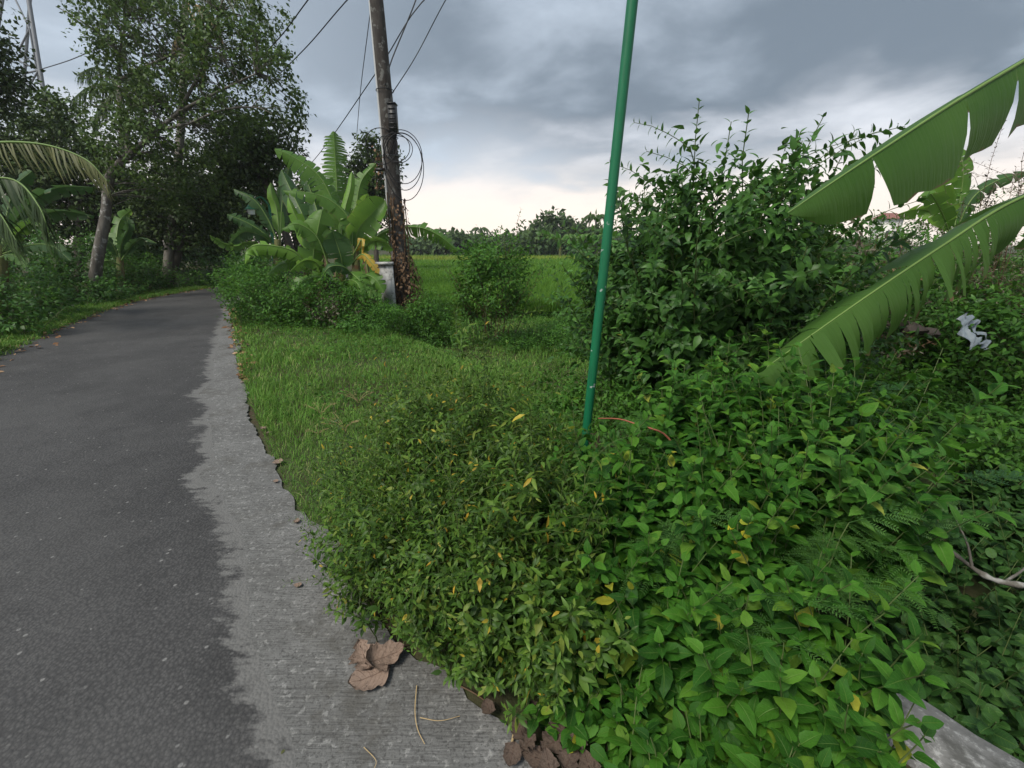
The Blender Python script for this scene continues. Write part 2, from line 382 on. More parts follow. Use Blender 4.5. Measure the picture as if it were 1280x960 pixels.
def banana_mat(name, c1, c2, brown=0.6, trans=0.35):
    m, t, out = newmat(name)
    uv = N(t, 'ShaderNodeUVMap'); s = N(t, 'ShaderNodeSeparateXYZ'); t.links.new(uv.outputs[0], s.inputs[0])
    tc = N(t, 'ShaderNodeTexCoord')
    n = noise(t, tc.outputs['Object'], 2.5, 4, 0.55)
    lines = N(t, 'ShaderNodeTexNoise'); lines.noise_dimensions = '2D'
    mp = N(t, 'ShaderNodeMapping'); mp.inputs['Scale'].default_value = (58, 1.1, 1); t.links.new(uv.outputs[0], mp.inputs[0])
    t.links.new(mp.outputs[0], lines.inputs['Vector']); lines.inputs['Scale'].default_value = 1.0; lines.inputs['Detail'].default_value = 3
    fac = math_node(t, 'ADD', math_node(t, 'MULTIPLY', n, 0.8), math_node(t, 'MULTIPLY', lines.outputs[0], 0.2))
    col = ramp(t, fac, [(0.3, c1), (0.7, c2)])
    vm = smooth(t, s.outputs[1], 0.05, 0.0)
    col = mixc(t, math_node(t, 'MULTIPLY', vm, 0.5), col, tuple(min(1, a * 2.2) for a in c2))
    e = math_node(t, 'ADD', s.outputs[1], math_node(t, 'MULTIPLY', math_node(t, 'SUBTRACT', noise(t, tc.outputs['Object'], 5, 5, 0.65), 0.5), 0.70))
    col = mixc(t, math_node(t, 'MULTIPLY', smooth(t, e, 0.965, 1.03), brown), col, (0.17, 0.115, 0.06))
    nb = bump(t, math_node(t, 'ADD', lines.outputs[0], math_node(t, 'MULTIPLY', noise(t, tc.outputs['Object'], 9, 4, .6), 1.2)), 0.32, 0.012)
    sh = principled(t, None, col, 0.42, 0.26, nb)
    tr = N(t, 'ShaderNodeBsdfTranslucent')
    h = N(t, 'ShaderNodeHueSaturation'); h.inputs['Hue'].default_value = 0.485; h.inputs['Value'].default_value = 1.5
    t.links.new(col, h.inputs['Color']); t.links.new(h.outputs[0], tr.inputs['Color'])
    mx = N(t, 'ShaderNodeMixShader'); mx.inputs[0].default_value = trans
    t.links.new(sh, mx.inputs[1]); t.links.new(tr.outputs[0], mx.inputs[2]); t.links.new(mx.outputs[0], out.inputs['Surface'])
    return m
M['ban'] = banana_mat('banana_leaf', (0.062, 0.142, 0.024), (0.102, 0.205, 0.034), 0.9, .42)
M['banfront'] = banana_mat('front_banana_leaf', (0.060, 0.140, 0.024), (0.088, 0.180, 0.036), 1.0, 0.45)
M['banbright'] = banana_mat('young_banana_leaf', (0.10, 0.22, 0.03), (0.16, 0.29, 0.045), 0.2)
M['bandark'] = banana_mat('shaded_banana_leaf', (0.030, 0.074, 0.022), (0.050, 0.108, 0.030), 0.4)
M['banyellow'] = banana_mat('yellow_banana_leaf', (0.26, 0.15, 0.03), (0.44, 0.33, 0.05), 1.0)
M['bandead'] = banana_mat('dead_banana_leaf', (0.085, 0.060, 0.035), (0.17, 0.125, 0.075), 1.0, .2)
M['banrib'] = flat_mat('banana_midrib', (0.115, 0.185, 0.045), 0.5, 0.25, 0.2)

def asphalt():
    m, t, out = newmat('worn_asphalt')
    tc = N(t, 'ShaderNodeTexCoord'); P = tc.outputs['Object']
    big = noise(t, P, 0.55, 6, 0.62); mid = noise(t, P, 3.2, 6, 0.65)
    agg = N(t, 'ShaderNodeTexVoronoi'); t.links.new(P, agg.inputs['Vector']); agg.inputs['Scale'].default_value = 78; agg.inputs['Randomness'].default_value = 1.0
    agg2 = N(t, 'ShaderNodeTexVoronoi'); t.links.new(P, agg2.inputs['Vector']); agg2.inputs['Scale'].default_value = 36
    fine = noise(t, P, 120, 3, 0.7)
    base = mixc(t, smooth(t, math_node(t, 'ADD', math_node(t, 'MULTIPLY', big, .6), math_node(t, 'MULTIPLY', mid, .4)), .38, .62), (0.032, 0.031, 0.031), (0.051, 0.0495, 0.049))
    sepc = N(t, 'ShaderNodeSeparateColor'); t.links.new(agg.outputs['Color'], sepc.inputs[0])
    stone = smooth(t, agg.outputs['Distance'], 0.50, 0.30)
    col = mixc(t, math_node(t, 'MULTIPLY', stone, math_node(t, 'MULTIPLY', sepc.outputs[0], 0.30)), base, (0.105, 0.103, 0.100))
    col = mixc(t, math_node(t, 'MULTIPLY', smooth(t, agg.outputs['Distance'], 0.42, 0.75), 0.38), col, (0.017, 0.017, 0.018))
    sep2 = N(t, 'ShaderNodeSeparateColor'); t.links.new(agg2.outputs['Color'], sep2.inputs[0])
    st2 = math_node(t, 'MULTIPLY', smooth(t, sep2.outputs[1], 0.94, 0.99), smooth(t, agg2.outputs['Distance'], 0.34, 0.20))
    col = mixc(t, math_node(t, 'MULTIPLY', st2, 0.55), col, (0.24, 0.235, 0.225))
    # worn thin towards the ragged edge, the concrete's grit showing through
    uv = N(t, 'ShaderNodeUVMap'); su = N(t, 'ShaderNodeSeparateXYZ'); t.links.new(uv.outputs[0], su.inputs[0])
    mp = N(t, 'ShaderNodeMapping'); mp.inputs['Rotation'].default_value = (0, 0, rad(-20)); mp.inputs['Scale'].default_value = (7, 17, 1); t.links.new(P, mp.inputs[0])
    wn = math_node(t, 'ADD', math_node(t, 'MULTIPLY', noise(t, mp.outputs[0], 1.0, 6, .7), .55), math_node(t, 'MULTIPLY', mid, .45))
    wear = smooth(t, math_node(t, 'SUBTRACT', math_node(t, 'ADD', wn, 0.13), math_node(t, 'MULTIPLY', su.outputs[0], 1.45)), 0.46, 0.56)
    col = mixc(t, math_node(t, 'MULTIPLY', wear, 0.9), col, (0.118, 0.115, 0.110))
    h = math_node(t, 'ADD', math_node(t, 'MULTIPLY', agg.outputs['Distance'], -1.0), math_node(t, 'MULTIPLY', fine, 0.6))
    tracks = noise(t, P, 0.9, 3, .5); col = mixc(t, math_node(t, 'MULTIPLY', smooth(t, tracks, .46, .62), .16), col, (0.085, 0.083, 0.080))
    blot = noise(t, P, 5.5, 6, .7); col = mixc(t, math_node(t, 'MULTIPLY', smooth(t, blot, .56, .70), .35), col, (0.022, 0.022, 0.022))
    principled(t, out, col, 0.8, 0.25, bump(t, h, 0.55, 0.006))
    return m
def concrete(name='worn_concrete', k=1.0, broom=True, ang=0.0):
    m, t, out = newmat(name)
    tc = N(t, 'ShaderNodeTexCoord'); P = tc.outputs['Object']
    big = noise(t, P, 1.6, 6, 0.6); mid = noise(t, P, 7, 6, 0.65)
    mp = N(t, 'ShaderNodeMapping'); mp.inputs['Rotation'].default_value = (0, 0, ang); mp.inputs['Scale'].default_value = (7.0, 120, 1)
    t.links.new(P, mp.inputs[0]); br = noise(t, mp.outputs[0], 1.0, 4, 0.6, 0.2)
    f = math_node(t, 'ADD', math_node(t, 'MULTIPLY', big, 0.55), math_node(t, 'MULTIPLY', mid, 0.45))
    col = ramp(t, f, [(0.32, (0.125 * k, 0.122 * k, 0.116 * k)), (0.52, (0.20 * k, 0.197 * k, 0.19 * k)), (0.70, (0.31 * k, 0.305 * k, 0.295 * k))])
    if broom:
        grit = noise(t, P, 95, 4, 0.75); pit = noise(t, P, 32, 5, 0.7)
        col = mixc(t, math_node(t, 'MULTIPLY', smooth(t, br, 0.50, 0.38), 0.50), col, (0.050, 0.049, 0.047))
        col = mixc(t, math_node(t, 'MULTIPLY', smooth(t, grit, 0.50, 0.36), 0.75), col, (0.040, 0.039, 0.037))
        col = mixc(t, math_node(t, 'MULTIPLY', smooth(t, pit, 0.54, 0.66), 0.45), col, (0.32, 0.315, 0.30))
        dirt = noise(t, P, 2.3, 7, 0.7)
        col = mixc(t, math_node(t, 'MULTIPLY', smooth(t, dirt, 0.50, 0.64), 0.62), col, (0.060, 0.056, 0.048))
        h = math_node(t, 'ADD', math_node(t, 'ADD', br, math_node(t, 'MULTIPLY', mid, 0.4)), math_node(t, 'MULTIPLY', grit, 0.9))
        nb = bump(t, h, 0.9, 0.005)
    else:
        sp = noise(t, P, 30, 5, 0.7)
        col = mixc(t, math_node(t, 'MULTIPLY', smooth(t, sp, 0.5, 0.66), 0.5), col, (0.40, 0.40, 0.39))
        col = mixc(t, math_node(t, 'MULTIPLY', smooth(t, mid, 0.5, 0.36), 0.7), col, (0.055, 0.055, 0.05))
        nb = bump(t, sp, 0.6, 0.006)
    cr = N(t, 'ShaderNodeTexVoronoi', feature='DISTANCE_TO_EDGE'); cr.inputs['Scale'].default_value = 0.55
    vm = N(t, 'ShaderNodeVectorMath', operation='ADD'); nz = N(t, 'ShaderNodeTexNoise'); nz.inputs['Scale'].default_value = 3.0; nz.inputs['Detail'].default_value = 6
    t.links.new(P, nz.inputs['Vector']); t.links.new(P, vm.inputs[0])
    sc_ = N(t, 'ShaderNodeVectorMath', operation='SCALE'); t.links.new(nz.outputs['Color'], sc_.inputs[0]); sc_.inputs['Scale'].default_value = 0.28
    t.links.new(sc_.outputs[0], vm.inputs[1]); t.links.new(vm.outputs[0], cr.inputs['Vector'])
    if broom:
        col = mixc(t, math_node(t, 'MULTIPLY', smooth(t, cr.outputs['Distance'], 0.0035, 0.0), 0.3), col, (0.045, 0.044, 0.042))
    principled(t, out, col, 0.85, 0.25, nb)
    return m
def soil():
    m, t, out = newmat('soil_and_moss')
    tc = N(t, 'ShaderNodeTexCoord'); P = tc.outputs['Object']
    a = noise(t, P, 1.1, 6, 0.6); b = noise(t, P, 26, 5, 0.65)
    col = mixc(t, smooth(t, a, 0.40, 0.60), (0.040, 0.030, 0.020), (0.032, 0.055, 0.016))
    col = mixc(t, math_node(t, 'MULTIPLY', b, 0.5), col, (0.075, 0.065, 0.038))
    principled(t, out, col, 0.95, 0.1, bump(t, b, 0.7, 0.02))
    return m
def paddy():
    m, t, out = newmat('paddy_floor')
    tc = N(t, 'ShaderNodeTexCoord'); P = tc.outputs['Object']
    a = noise(t, P, 0.12, 4, 0.6); b = noise(t, P, 9, 5, 0.65)
    col = mixc(t, a, (0.045, 0.120, 0.018), (0.075, 0.165, 0.026)); col = mixc(t, math_node(t, 'MULTIPLY', b, 0.4), col, (0.10, 0.19, 0.03))
    principled(t, out, col, 0.9, 0.1, bump(t, b, 0.8, 0.05))
    return m
def dry_leaf_mat(k=1.0, nm='dry_teak_leaf'):
    m, t, out = newmat(nm)
    uv = N(t, 'ShaderNodeUVMap'); s = N(t, 'ShaderNodeSeparateXYZ'); t.links.new(uv.outputs[0], s.inputs[0])
    tc = N(t, 'ShaderNodeTexCoord'); n = noise(t, tc.outputs['Object'], 16, 6, 0.65)
    r = rnd(t)
    col = mixc(t, n, (0.125 * k, 0.085 * k, 0.066 * k), (0.32 * k, 0.235 * k, 0.185 * k))
    col = mixc(t, math_node(t, 'MULTIPLY', r, 0.3), col, (0.17 * k, 0.115 * k, 0.075 * k)); sp_ = noise(t, tc.outputs['Object'], 7, 6, .7); col = mixc(t, math_node(t, 'MULTIPLY', smooth(t, sp_, .52, .62), .6), col, (.06 * k, .042 * k, .034 * k))
    u = math_node(t, 'ABSOLUTE', math_node(t, 'SUBTRACT', s.outputs[0], 0.5))
    ph = math_node(t, 'FRACT', math_node(t, 'MULTIPLY', math_node(t, 'SUBTRACT', s.outputs[1], math_node(t, 'MULTIPLY', u, 0.5)), 8.0))
    v = math_node(t, 'MAXIMUM', math_node(t, 'MULTIPLY', smooth(t, math_node(t, 'ABSOLUTE', math_node(t, 'SUBTRACT', ph, 0.5)), 0.10, 0.0), 0.6), smooth(t, u, 0.03, 0.0))
    col = mixc(t, math_node(t, 'MULTIPLY', v, 0.55), col, (0.10, 0.055, 0.04))
    principled(t, out, col, 0.8, 0.2, bump(t, math_node(t, 'ADD', v, n), 0.6, 0.006))
    return m
M['rotleaf'] = dry_leaf_mat(.42, 'rotting_leaf'); M['dryleaf'] = dry_leaf_mat(); M['asphalt'] = asphalt(); M['soil'] = soil(); M['paddy'] = paddy()
M['concrete'] = concrete(k=.64, ang=rad(-20)); M['wallconc'] = concrete('weathered_wall_concrete', 0.6, False); M['boxconc'] = concrete('box_concrete', 2.1, False)

# ------------------------------------------------------------------ the setting: ground, road, concrete edge, paddy field
centre = bez([(4.5, -9.4), (1.7, -5.2), (-1.93, .12), (-4.92, 4.49), (-8.45, 10.4), (-9.75, 14), (-9.7, 18), (-8.0, 23), (-3.5, 29), (5, 36)], 160)
ct = unit(np.gradient(centre, axis=0)); cn = np.stack([-ct[:, 1], ct[:, 0]], 1)          # normal to the left
WALLP = np.array((1.47, 1.14)); WS = np.array((.825, .565)); WA = np.array((-.565, .825))   # culvert wall edge, across, along
def H(X, Y):
    X = np.asarray(X, float); Y = np.asarray(Y, float)
    s = (X - WALLP[0]) * WS[0] + (Y - WALLP[1]) * WS[1]; a = (X - WALLP[0]) * WA[0] + (Y - WALLP[1]) * WA[1]
    def ss(v, lo, hi):
        f = np.clip((v - lo) / (hi - lo), 0, 1); return f * f * (3 - 2 * f)
    pit = ss(s, -0.02, 0.12) * (1 - ss(s, 1.2, 2.6)) * (1 - ss(a, 0.3, 1.3))
    low = 0.30 * ss(s, 0.4, 1.6)
    # left bank beside the road
    d = np.full(X.shape, 1e9); near = np.zeros(X.shape)
    for i in range(0, 160, 2):
        v = (X - centre[i, 0]) * cn[i, 0] + (Y - centre[i, 1]) * cn[i, 1]; q = np.hypot(X - centre[i, 0], Y - centre[i, 1])
        near = np.where(q < d, v, near); d = np.minimum(d, q)
    bank = 0.30 * ss(near, 2.0, 5.0)
    field = 0.12 * ss(Y, 10.5, 12.5) * ss(X, -5, -2.5)
    on_road = ss(d, 1.9, 1.2)                                    # the bed stays below the paving
    return -1.0 * pit - low * (1 - pit) + bank - field - 0.014 - 0.03 * on_road
def grid_axis(lo, hi, fine, lim):
    a = [0.0]; 
    while a[-1] < hi: a.append(a[-1] + max(fine, abs(a[-1]) * 0.055) if a[-1] > lim else a[-1] + fine)
    b = [0.0]
    while b[-1] > lo: b.append(b[-1] - (max(fine, abs(b[-1]) * 0.055) if -b[-1] > lim else fine))
    return np.array(sorted(set(b[1:] + a)))
gx = grid_axis(-420, 420, 0.16, 4); gy = grid_axis(-60, 460, 0.16, 5)
XX, YY = np.meshgrid(gx, gy); rs = np.random.RandomState(3)
ZZ = H(XX, YY) + np.where(np.hypot(XX, YY) < 30, rs.randn(*XX.shape) * 0.003, 0)
nx, ny = len(gx), len(gy); ii = np.arange(nx * ny).reshape(ny, nx)
g = Geo(); g.add(np.stack([XX, YY, ZZ], -1).reshape(-1, 3), np.stack([ii[:-1, :-1], ii[:-1, 1:], ii[1:, 1:], ii[1:, :-1]], -1).reshape(-1, 4))
g.build('ground', M['soil'], None, True, 'structure')

def strip_sheet(L, R, z, m=1):
    """A sheet between two matching polylines (n,2), m cells across."""
    n = len(L); g = Geo(); f = np.linspace(0, 1, m + 1)
    P = L[:, None] * (1 - f)[None, :, None] + R[:, None] * f[None, :, None]
    V = np.concatenate([P, np.full((n, m + 1, 1), z)], -1).reshape(-1, 3); k = np.arange(n * (m + 1)).reshape(n, m + 1)
    g.add(V, np.stack([k[:-1, :-1], k[:-1, 1:], k[1:, 1:], k[1:, :-1]], -1).reshape(-1, 4))
    return g
# the asphalt's ragged right edge and the concrete's outer edge, from the photograph
edge_px = [(330, 960), (312, 860), (302, 780), (300, 720), (295, 650), (278, 600), (272, 540), (268, 480), (272, 440), (280, 405), (292, 375)]
conc_px = [(690, 960), (600, 900), (520, 840), (455, 760), (425, 690), (380, 640), (350, 590), (325, 540), (305, 490), (302, 450), (292, 410), (290, 385)]
ep = np.array([ground(*p)[:2] for p in edge_px]); cp_ = np.array([ground(*p)[:2] for p in conc_px])
d0 = np.array((-.565, .825)); right = np.array((.825, .565))
back = np.array([-d0 * k for k in (9, 7.5, 6, 4.8, 3.7, 2.7, 1.8, 1.0, .45)])
ep = np.vstack([ep[0] + back, ep]); cp_ = np.vstack([cp_[0] + back, cp_])
far_i = [i for i in range(160) if centre[i, 1] > ep[-1][1] + 1.2][::6]
rt = np.array([centre[i] - cn[i] * 1.35 for i in far_i])
def even(p, n):
    c = np.concatenate([[0], np.cumsum(np.linalg.norm(np.diff(p, axis=0), axis=1))]); u = np.linspace(0, c[-1], n)
    return np.stack([np.interp(u, c, p[:, 0]), np.interp(u, c, p[:, 1])], 1)
E = even(bez(np.vstack([ep, rt]), 1200), 2600); Cc = even(bez(np.vstack([cp_, rt + np.array((.25, 0))]), 900), 900)
rs = np.random.RandomState(11)
def fract_noise(n, octs, seed):
    r = np.random.RandomState(seed); out = np.zeros(n)
    for o, amp in octs:
        k = max(2, int(n / o)); out += amp * np.interp(np.linspace(0, k - 1, n), np.arange(k), r.randn(k))
    return out
en = unit(np.gradient(E, axis=0)); en = np.stack([en[:, 1], -en[:, 0]], 1)       # to the right
fade = np.clip(1.5 - E[:, 1] / 12.0, 0.25, 1)[:, None]
jag = fract_noise(2600, [(90, 0.05), (32, 0.026), (12, 0.011), (5, 0.005)], 5)
jag += -0.15 * np.clip(fract_noise(2600, [(40, 0.7), (12, 0.35)], 18) - 0.55, 0, 1.0)
E2 = E + en * jag[:, None] * fade
Lr = np.array([centre[np.argmin(np.hypot(*(centre - e).T))] for e in E])
edgeL = np.array([centre[i] + cn[i] * (1.42 + 0.05 * math.sin(i * .9)) for i in range(160)])
# road sheet: left half on the centre line, right half out to the ragged edge
g = strip_sheet(edgeL, centre, 0.001, 2); g.uv = [np.full((len(v), 2), 9.0) for v in g.v]
# the right half thins out to nothing over its last hand's breadth, so its edge has no step
wid = np.linalg.norm(E2 - Lr, axis=1); cols = [(1.0, .001), (.30, .001), (.10, .001), (0, -.0027)]
V, UV = [], []
for f, z in cols:
    dist_ = wid if f == 1.0 else np.minimum(f, wid * .9); P = E2 + (Lr - E2) * (dist_ / wid)[:, None]
    V.append(np.column_stack([P, np.full(len(P), z)])); UV.append(np.column_stack([dist_, np.ones(len(P))]))
k = np.arange(4 * len(E2)).reshape(4, -1)
g.add(np.vstack(V), np.stack([k[:-1, :-1], k[1:, :-1], k[1:, 1:], k[:-1, 1:]], -1).reshape(-1, 4), np.vstack(UV))
g.build('road', M['asphalt'], None, False, 'structure')
cn2 = unit(np.gradient(Cc, axis=0)); cn2 = np.stack([cn2[:, 1], -cn2[:, 0]], 1)
Cc2 = Cc + cn2 * fract_noise(900, [(14, 0.022), (5, 0.018), (2, 0.014), (1, .008)], 3)[:, None]
g = strip_sheet(Cc - cn2 * 1.15, Cc2, -0.003, 2)
low = np.concatenate([Cc2, np.full((900, 1), -0.12)], 1); top = np.concatenate([Cc2, np.full((900, 1), -0.003)], 1); k = np.arange(900)
g.add(np.vstack([top, low]), np.stack([k[:-1], k[:-1] + 900, k[1:] + 900, k[1:]], 1))
g.build('concrete_road_edge', M['concrete'], None, False, 'structure')
# paddy
g = Geo(); g.add([(-4, 13, -0.13), (60, 11, -0.13), (90, 62, -0.13), (-22, 62, -0.13)], [(0, 1, 2, 3)])
g.build('paddy_field', M['paddy'], None, False, 'structure')

# ------------------------------------------------------------------ stuff: grass blades, rice
def blades(g, P, h, w, rng, lean=0.5, segs=2):
    n = len(P); az = rng.rand(n) * 2 * np.pi; D = np.stack([np.cos(az), np.sin(az), np.zeros(n)], 1)
    S = np.stack([-np.sin(az), np.cos(az), np.zeros(n)], 1); h = np.asarray(h)[:, None]; w = np.asarray(w)[:, None]
    ln = (lean * (0.3 + rng.rand(n)))[:, None]; up = np.array((0, 0, 1.0))
    m = P + up * h * 0.6 + D * h * ln * 0.35; tip = P + up * h * (1 - 0.25 * ln) + D * h * ln
    V = np.stack([P - S * w, P + S * w, m - S * w * .8, m + S * w * .8, tip], 1).reshape(-1, 3)
    b = np.arange(n) * 5
    g.add(V, np.concatenate([np.stack([b, b + 1, b + 3], 1), np.stack([b, b + 3, b + 2], 1), np.stack([b + 2, b + 3, b + 4], 1)]))
def inside(poly, P):
    x, y = P[:, 0], P[:, 1]; r = np.zeros(len(P), bool); n = len(poly)
    for i in range(n):
        x1, y1 = poly[i]; x2, y2 = poly[(i + 1) % n]
        c = ((y1 > y) != (y2 > y)) & (x < (x2 - x1) * (y - y1) / (y2 - y1 + 1e-12) + x1); r ^= c
    return r
rng = np.random.RandomState(21)
def right_of_concrete(P):
    i = np.array([np.argmin((Cc2[:, 0] - p[0]) ** 2 + (Cc2[:, 1] - p[1]) ** 2) for p in P])
    return ((P - Cc2[i]) * cn2[i]).sum(1)
verge_poly = np.array([ground(*p)[:2] for p in [(400, 690), (340, 570), (300, 470), (285, 400), (300, 378), (380, 378), (480, 370), (600, 368), (760, 370), (900, 390), (760, 520), (640, 560), (520, 640)]])
lo, hi = verge_poly.min(0), verge_poly.max(0)
P = lo + (hi - lo) * rng.rand(520000, 2); 
keepd = rng.rand(len(P)) < np.clip((4.2 / np.hypot(P[:, 0], P[:, 1])) ** 1.6, 0.03, 1)
P = P[keepd & inside(verge_poly, P)]
sd_ = right_of_concrete(P); P = P[sd_ > -0.045 + 0.07 * fract_noise(400, [(4, .6), (1, .5)], 9)[(np.hypot(P[:, 0], P[:, 1]) * 40).astype(int) % 400] + 0.025 * rng.randn(len(P))]
Z = H(P[:, 0], P[:, 1]); dist = np.hypot(P[:, 0], P[:, 1])
patch = 0.5 + 0.5 * np.sin(P[:, 0] * 2.1 + 1.3 * np.sin(P[:, 1] * 1.7)) * np.sin(P[:, 1] * 1.9)
g = Geo(); blades(g, np.column_stack([P, Z]), (0.030 + 0.085 * rng.rand(len(P)) ** 1.5) * (0.45 + 1.15 * patch), (0.0016 + 0.0012 * rng.rand(len(P))) * np.clip(dist / 3.5, 1, 3.2), rng, 0.9)
g.build('grass', M['grass'], None, False, 'stuff')
# strip of grass left of the road
P = []
for i in range(30, 110):
    q = rng.rand(700); P.append(np.column_stack([centre[i, 0] + cn[i, 0] * (1.36 + q * q * 1.1) + rng.randn(700) * .08, centre[i, 1] + cn[i, 1] * (1.36 + q * q * 1.1) + rng.randn(700) * .08]))
P = np.vstack(P); Z = H(P[:, 0], P[:, 1]); g = Geo()
blades(g, np.column_stack([P, Z]), 0.05 + 0.12 * rng.rand(len(P)), 0.005 + 0.004 * rng.rand(len(P)), rng, 0.9)
g.build('roadside_grass', M['grass'], None, False, 'stuff')
# rice in the field: dense near, thinning with distance, a ripe strip beyond
n = 110000; Yr = 1 / (1 / 11.2 + rng.rand(n) * (1 / 62.0 - 1 / 11.2)); Xr = -0.35 * Yr + rng.rand(n) * Yr * 0.95
ripe = (Yr > 44 + 2 * np.sin(Xr * .3)) & (Yr < 56)
ok = (Xr > -3.2) | (Yr > 16)
for nm, sel, mt, hh in (('rice', ok & ~ripe, 'rice', 0.42), ('ripe_rice', ok & ripe, 'ripe', 0.46)):
    P = np.column_stack([Xr, Yr, np.full(n, -0.13)])[sel]; g = Geo()
    blades(g, P, hh * (0.75 + 0.4 * rng.rand(len(P))), 0.008 * np.clip(P[:, 1] / 11, 1, 6), rng, 0.5)
    g.build(nm, M[mt], None, False, 'stuff')

# ------------------------------------------------------------------ plant builders
LM = {}
def leafmeshes(key, tpls, mat):
    if key not in LM: LM[key] = [tpl_mesh('leaf', t, M[mat]) for t in tpls]
    return LM[key]
def leaf_objects(root, meshes, pos, d, nrm, s, name='leaf'):
    X, Y, Z = frames(d, nrm); org = np.array(root.location)
    for i in range(len(pos)):
        o = bpy.data.objects.new(name, meshes[i % len(meshes)]); C.objects.link(o); o.parent = root
        k = s[i]; p = pos[i] - org
        o.matrix_local = Matrix(((X[i][0] * k, Y[i][0] * k, Z[i][0] * k, p[0]), (X[i][1] * k, Y[i][1] * k, Z[i][1] * k, p[1]), (X[i][2] * k, Y[i][2] * k, Z[i][2] * k, p[2]), (0, 0, 0, 1)))
def stem_path(rng, base, h, az, lean, n=9, wob=0.04, droop=0.0):
    t = np.linspace(0, 1, n); D = np.array((math.cos(az), math.sin(az), 0))
    p = base + np.outer(t, (0, 0, h)) + np.outer(t ** 1.5, D * lean * h) + np.cumsum(rng.randn(n, 3) * wob * h / n, axis=0) * (t[:, None] > 0)
    p[:, 2] -= droop * h * t ** 3
    return p
def opposite_leaves(rng, path, gap, L, start=0.2, droop=0.25, apex=0.55, whorl=2):
    """Pairs of leaves up a stem, each pair turned a quarter from the last."""
    seg = np.linalg.norm(np.diff(path, axis=0), axis=1); cum = np.concatenate([[0], np.cumsum(seg)]); tot = cum[-1]
    n = max(2, int(tot * (1 - start) / gap)); ts = start * tot + (np.arange(n) + 0.9) / n * tot * (1 - start)
    ts = np.minimum(ts, tot)
    P = np.stack([np.interp(ts, cum, path[:, k]) for k in range(3)], 1); T = unit(np.stack([np.interp(ts, cum, np.gradient(path[:, k], cum)) for k in range(3)], 1))
    ph = rng.rand() * 6.28; out = []
    for i in range(n):
        f = i / max(1, n - 1); s0 = L * (1 - (1 - apex) * f ** 2.2) * (0.75 + 0.25 * min(1, 4 * f + .4))
        a = unit(np.cross(T[i], (math.cos(ph), math.sin(ph), 0.31))); b = np.cross(T[i], a)
        for w in range(whorl):
            an = ph + i * math.pi / 2 + w * 2 * math.pi / whorl + rng.randn() * 0.25
            o = a * math.cos(an) + b * math.sin(an); up = T[i]
            el = 0.15 + 0.65 * f - droop * (1 - f) + rng.randn() * 0.22
            d = unit(o * math.cos(el) + up * math.sin(el)); nn = unit(up * math.cos(el) - o * math.sin(el) + rng.randn(3) * 0.15 + np.array((0, 0, .35)))
            out.append((P[i] + o * 0.006, d, nn, s0 * (0.8 + 0.4 * rng.rand())))
    return out
def unpack(ls):
    return np.array([l[0] for l in ls]), np.array([l[1] for l in ls]), np.array([l[2] for l in ls]), np.array([l[3] for l in ls])

def broad_weed(x, y, h, seed, label, group, L=0.075, stems=6, lean=0.55, mat='broad', tpls=NEAR, key='near', name='broad_leaf_weed', gap=0.075, z=None, fill=110):
    r = np.random.RandomState(seed); zz = float(H(x, y)) if z is None else z
    t = thing(name, label, 'weed', (x, y, zz), group); ls = []
    for k in range(stems):
        az = 6.283 * (k + r.rand()) / stems; b = np.array((x, y, zz)) + np.array((r.randn() * .035, r.randn() * .035, 0))
        p = stem_path(r, b, h * (0.72 + 0.4 * r.rand()), az, lean * (0.3 + 0.7 * r.rand()), 8)
        gs = Geo(); tube(gs, p, np.linspace(0.0035, 0.0016, len(p)), 4); gs.build('stem', M['stem'], t, True)
        ls += opposite_leaves(r, p, gap, L, 0.12)
    pos, d, nn, s = unpack(ls); leaf_objects(t, leafmeshes(key, tpls, mat), pos, d, nn, s)
    if fill:
        m = fill; v = unit(r.randn(m, 3)); v[:, 2] = abs(v[:, 2]); rr = (.35 + .5 * r.rand(m))[:, None]
        fp = np.array((x, y, zz)) + v * rr * np.array((.16, .16, h * .85)) + np.array((0, 0, h * .05)); g = Geo()
        leaves_into(g, tpls[0], fp, unit(v * np.array((1, 1, .3)) + r.randn(m, 3) * .5 + np.array((0, 0, -.1))), unit(v * .5 + np.array((0, 0, .8)) + r.randn(m, 3) * .3), L * (.6 + .5 * r.rand(m)))
        g.build('foliage', M[mat], t, True, 'stuff')
    return t

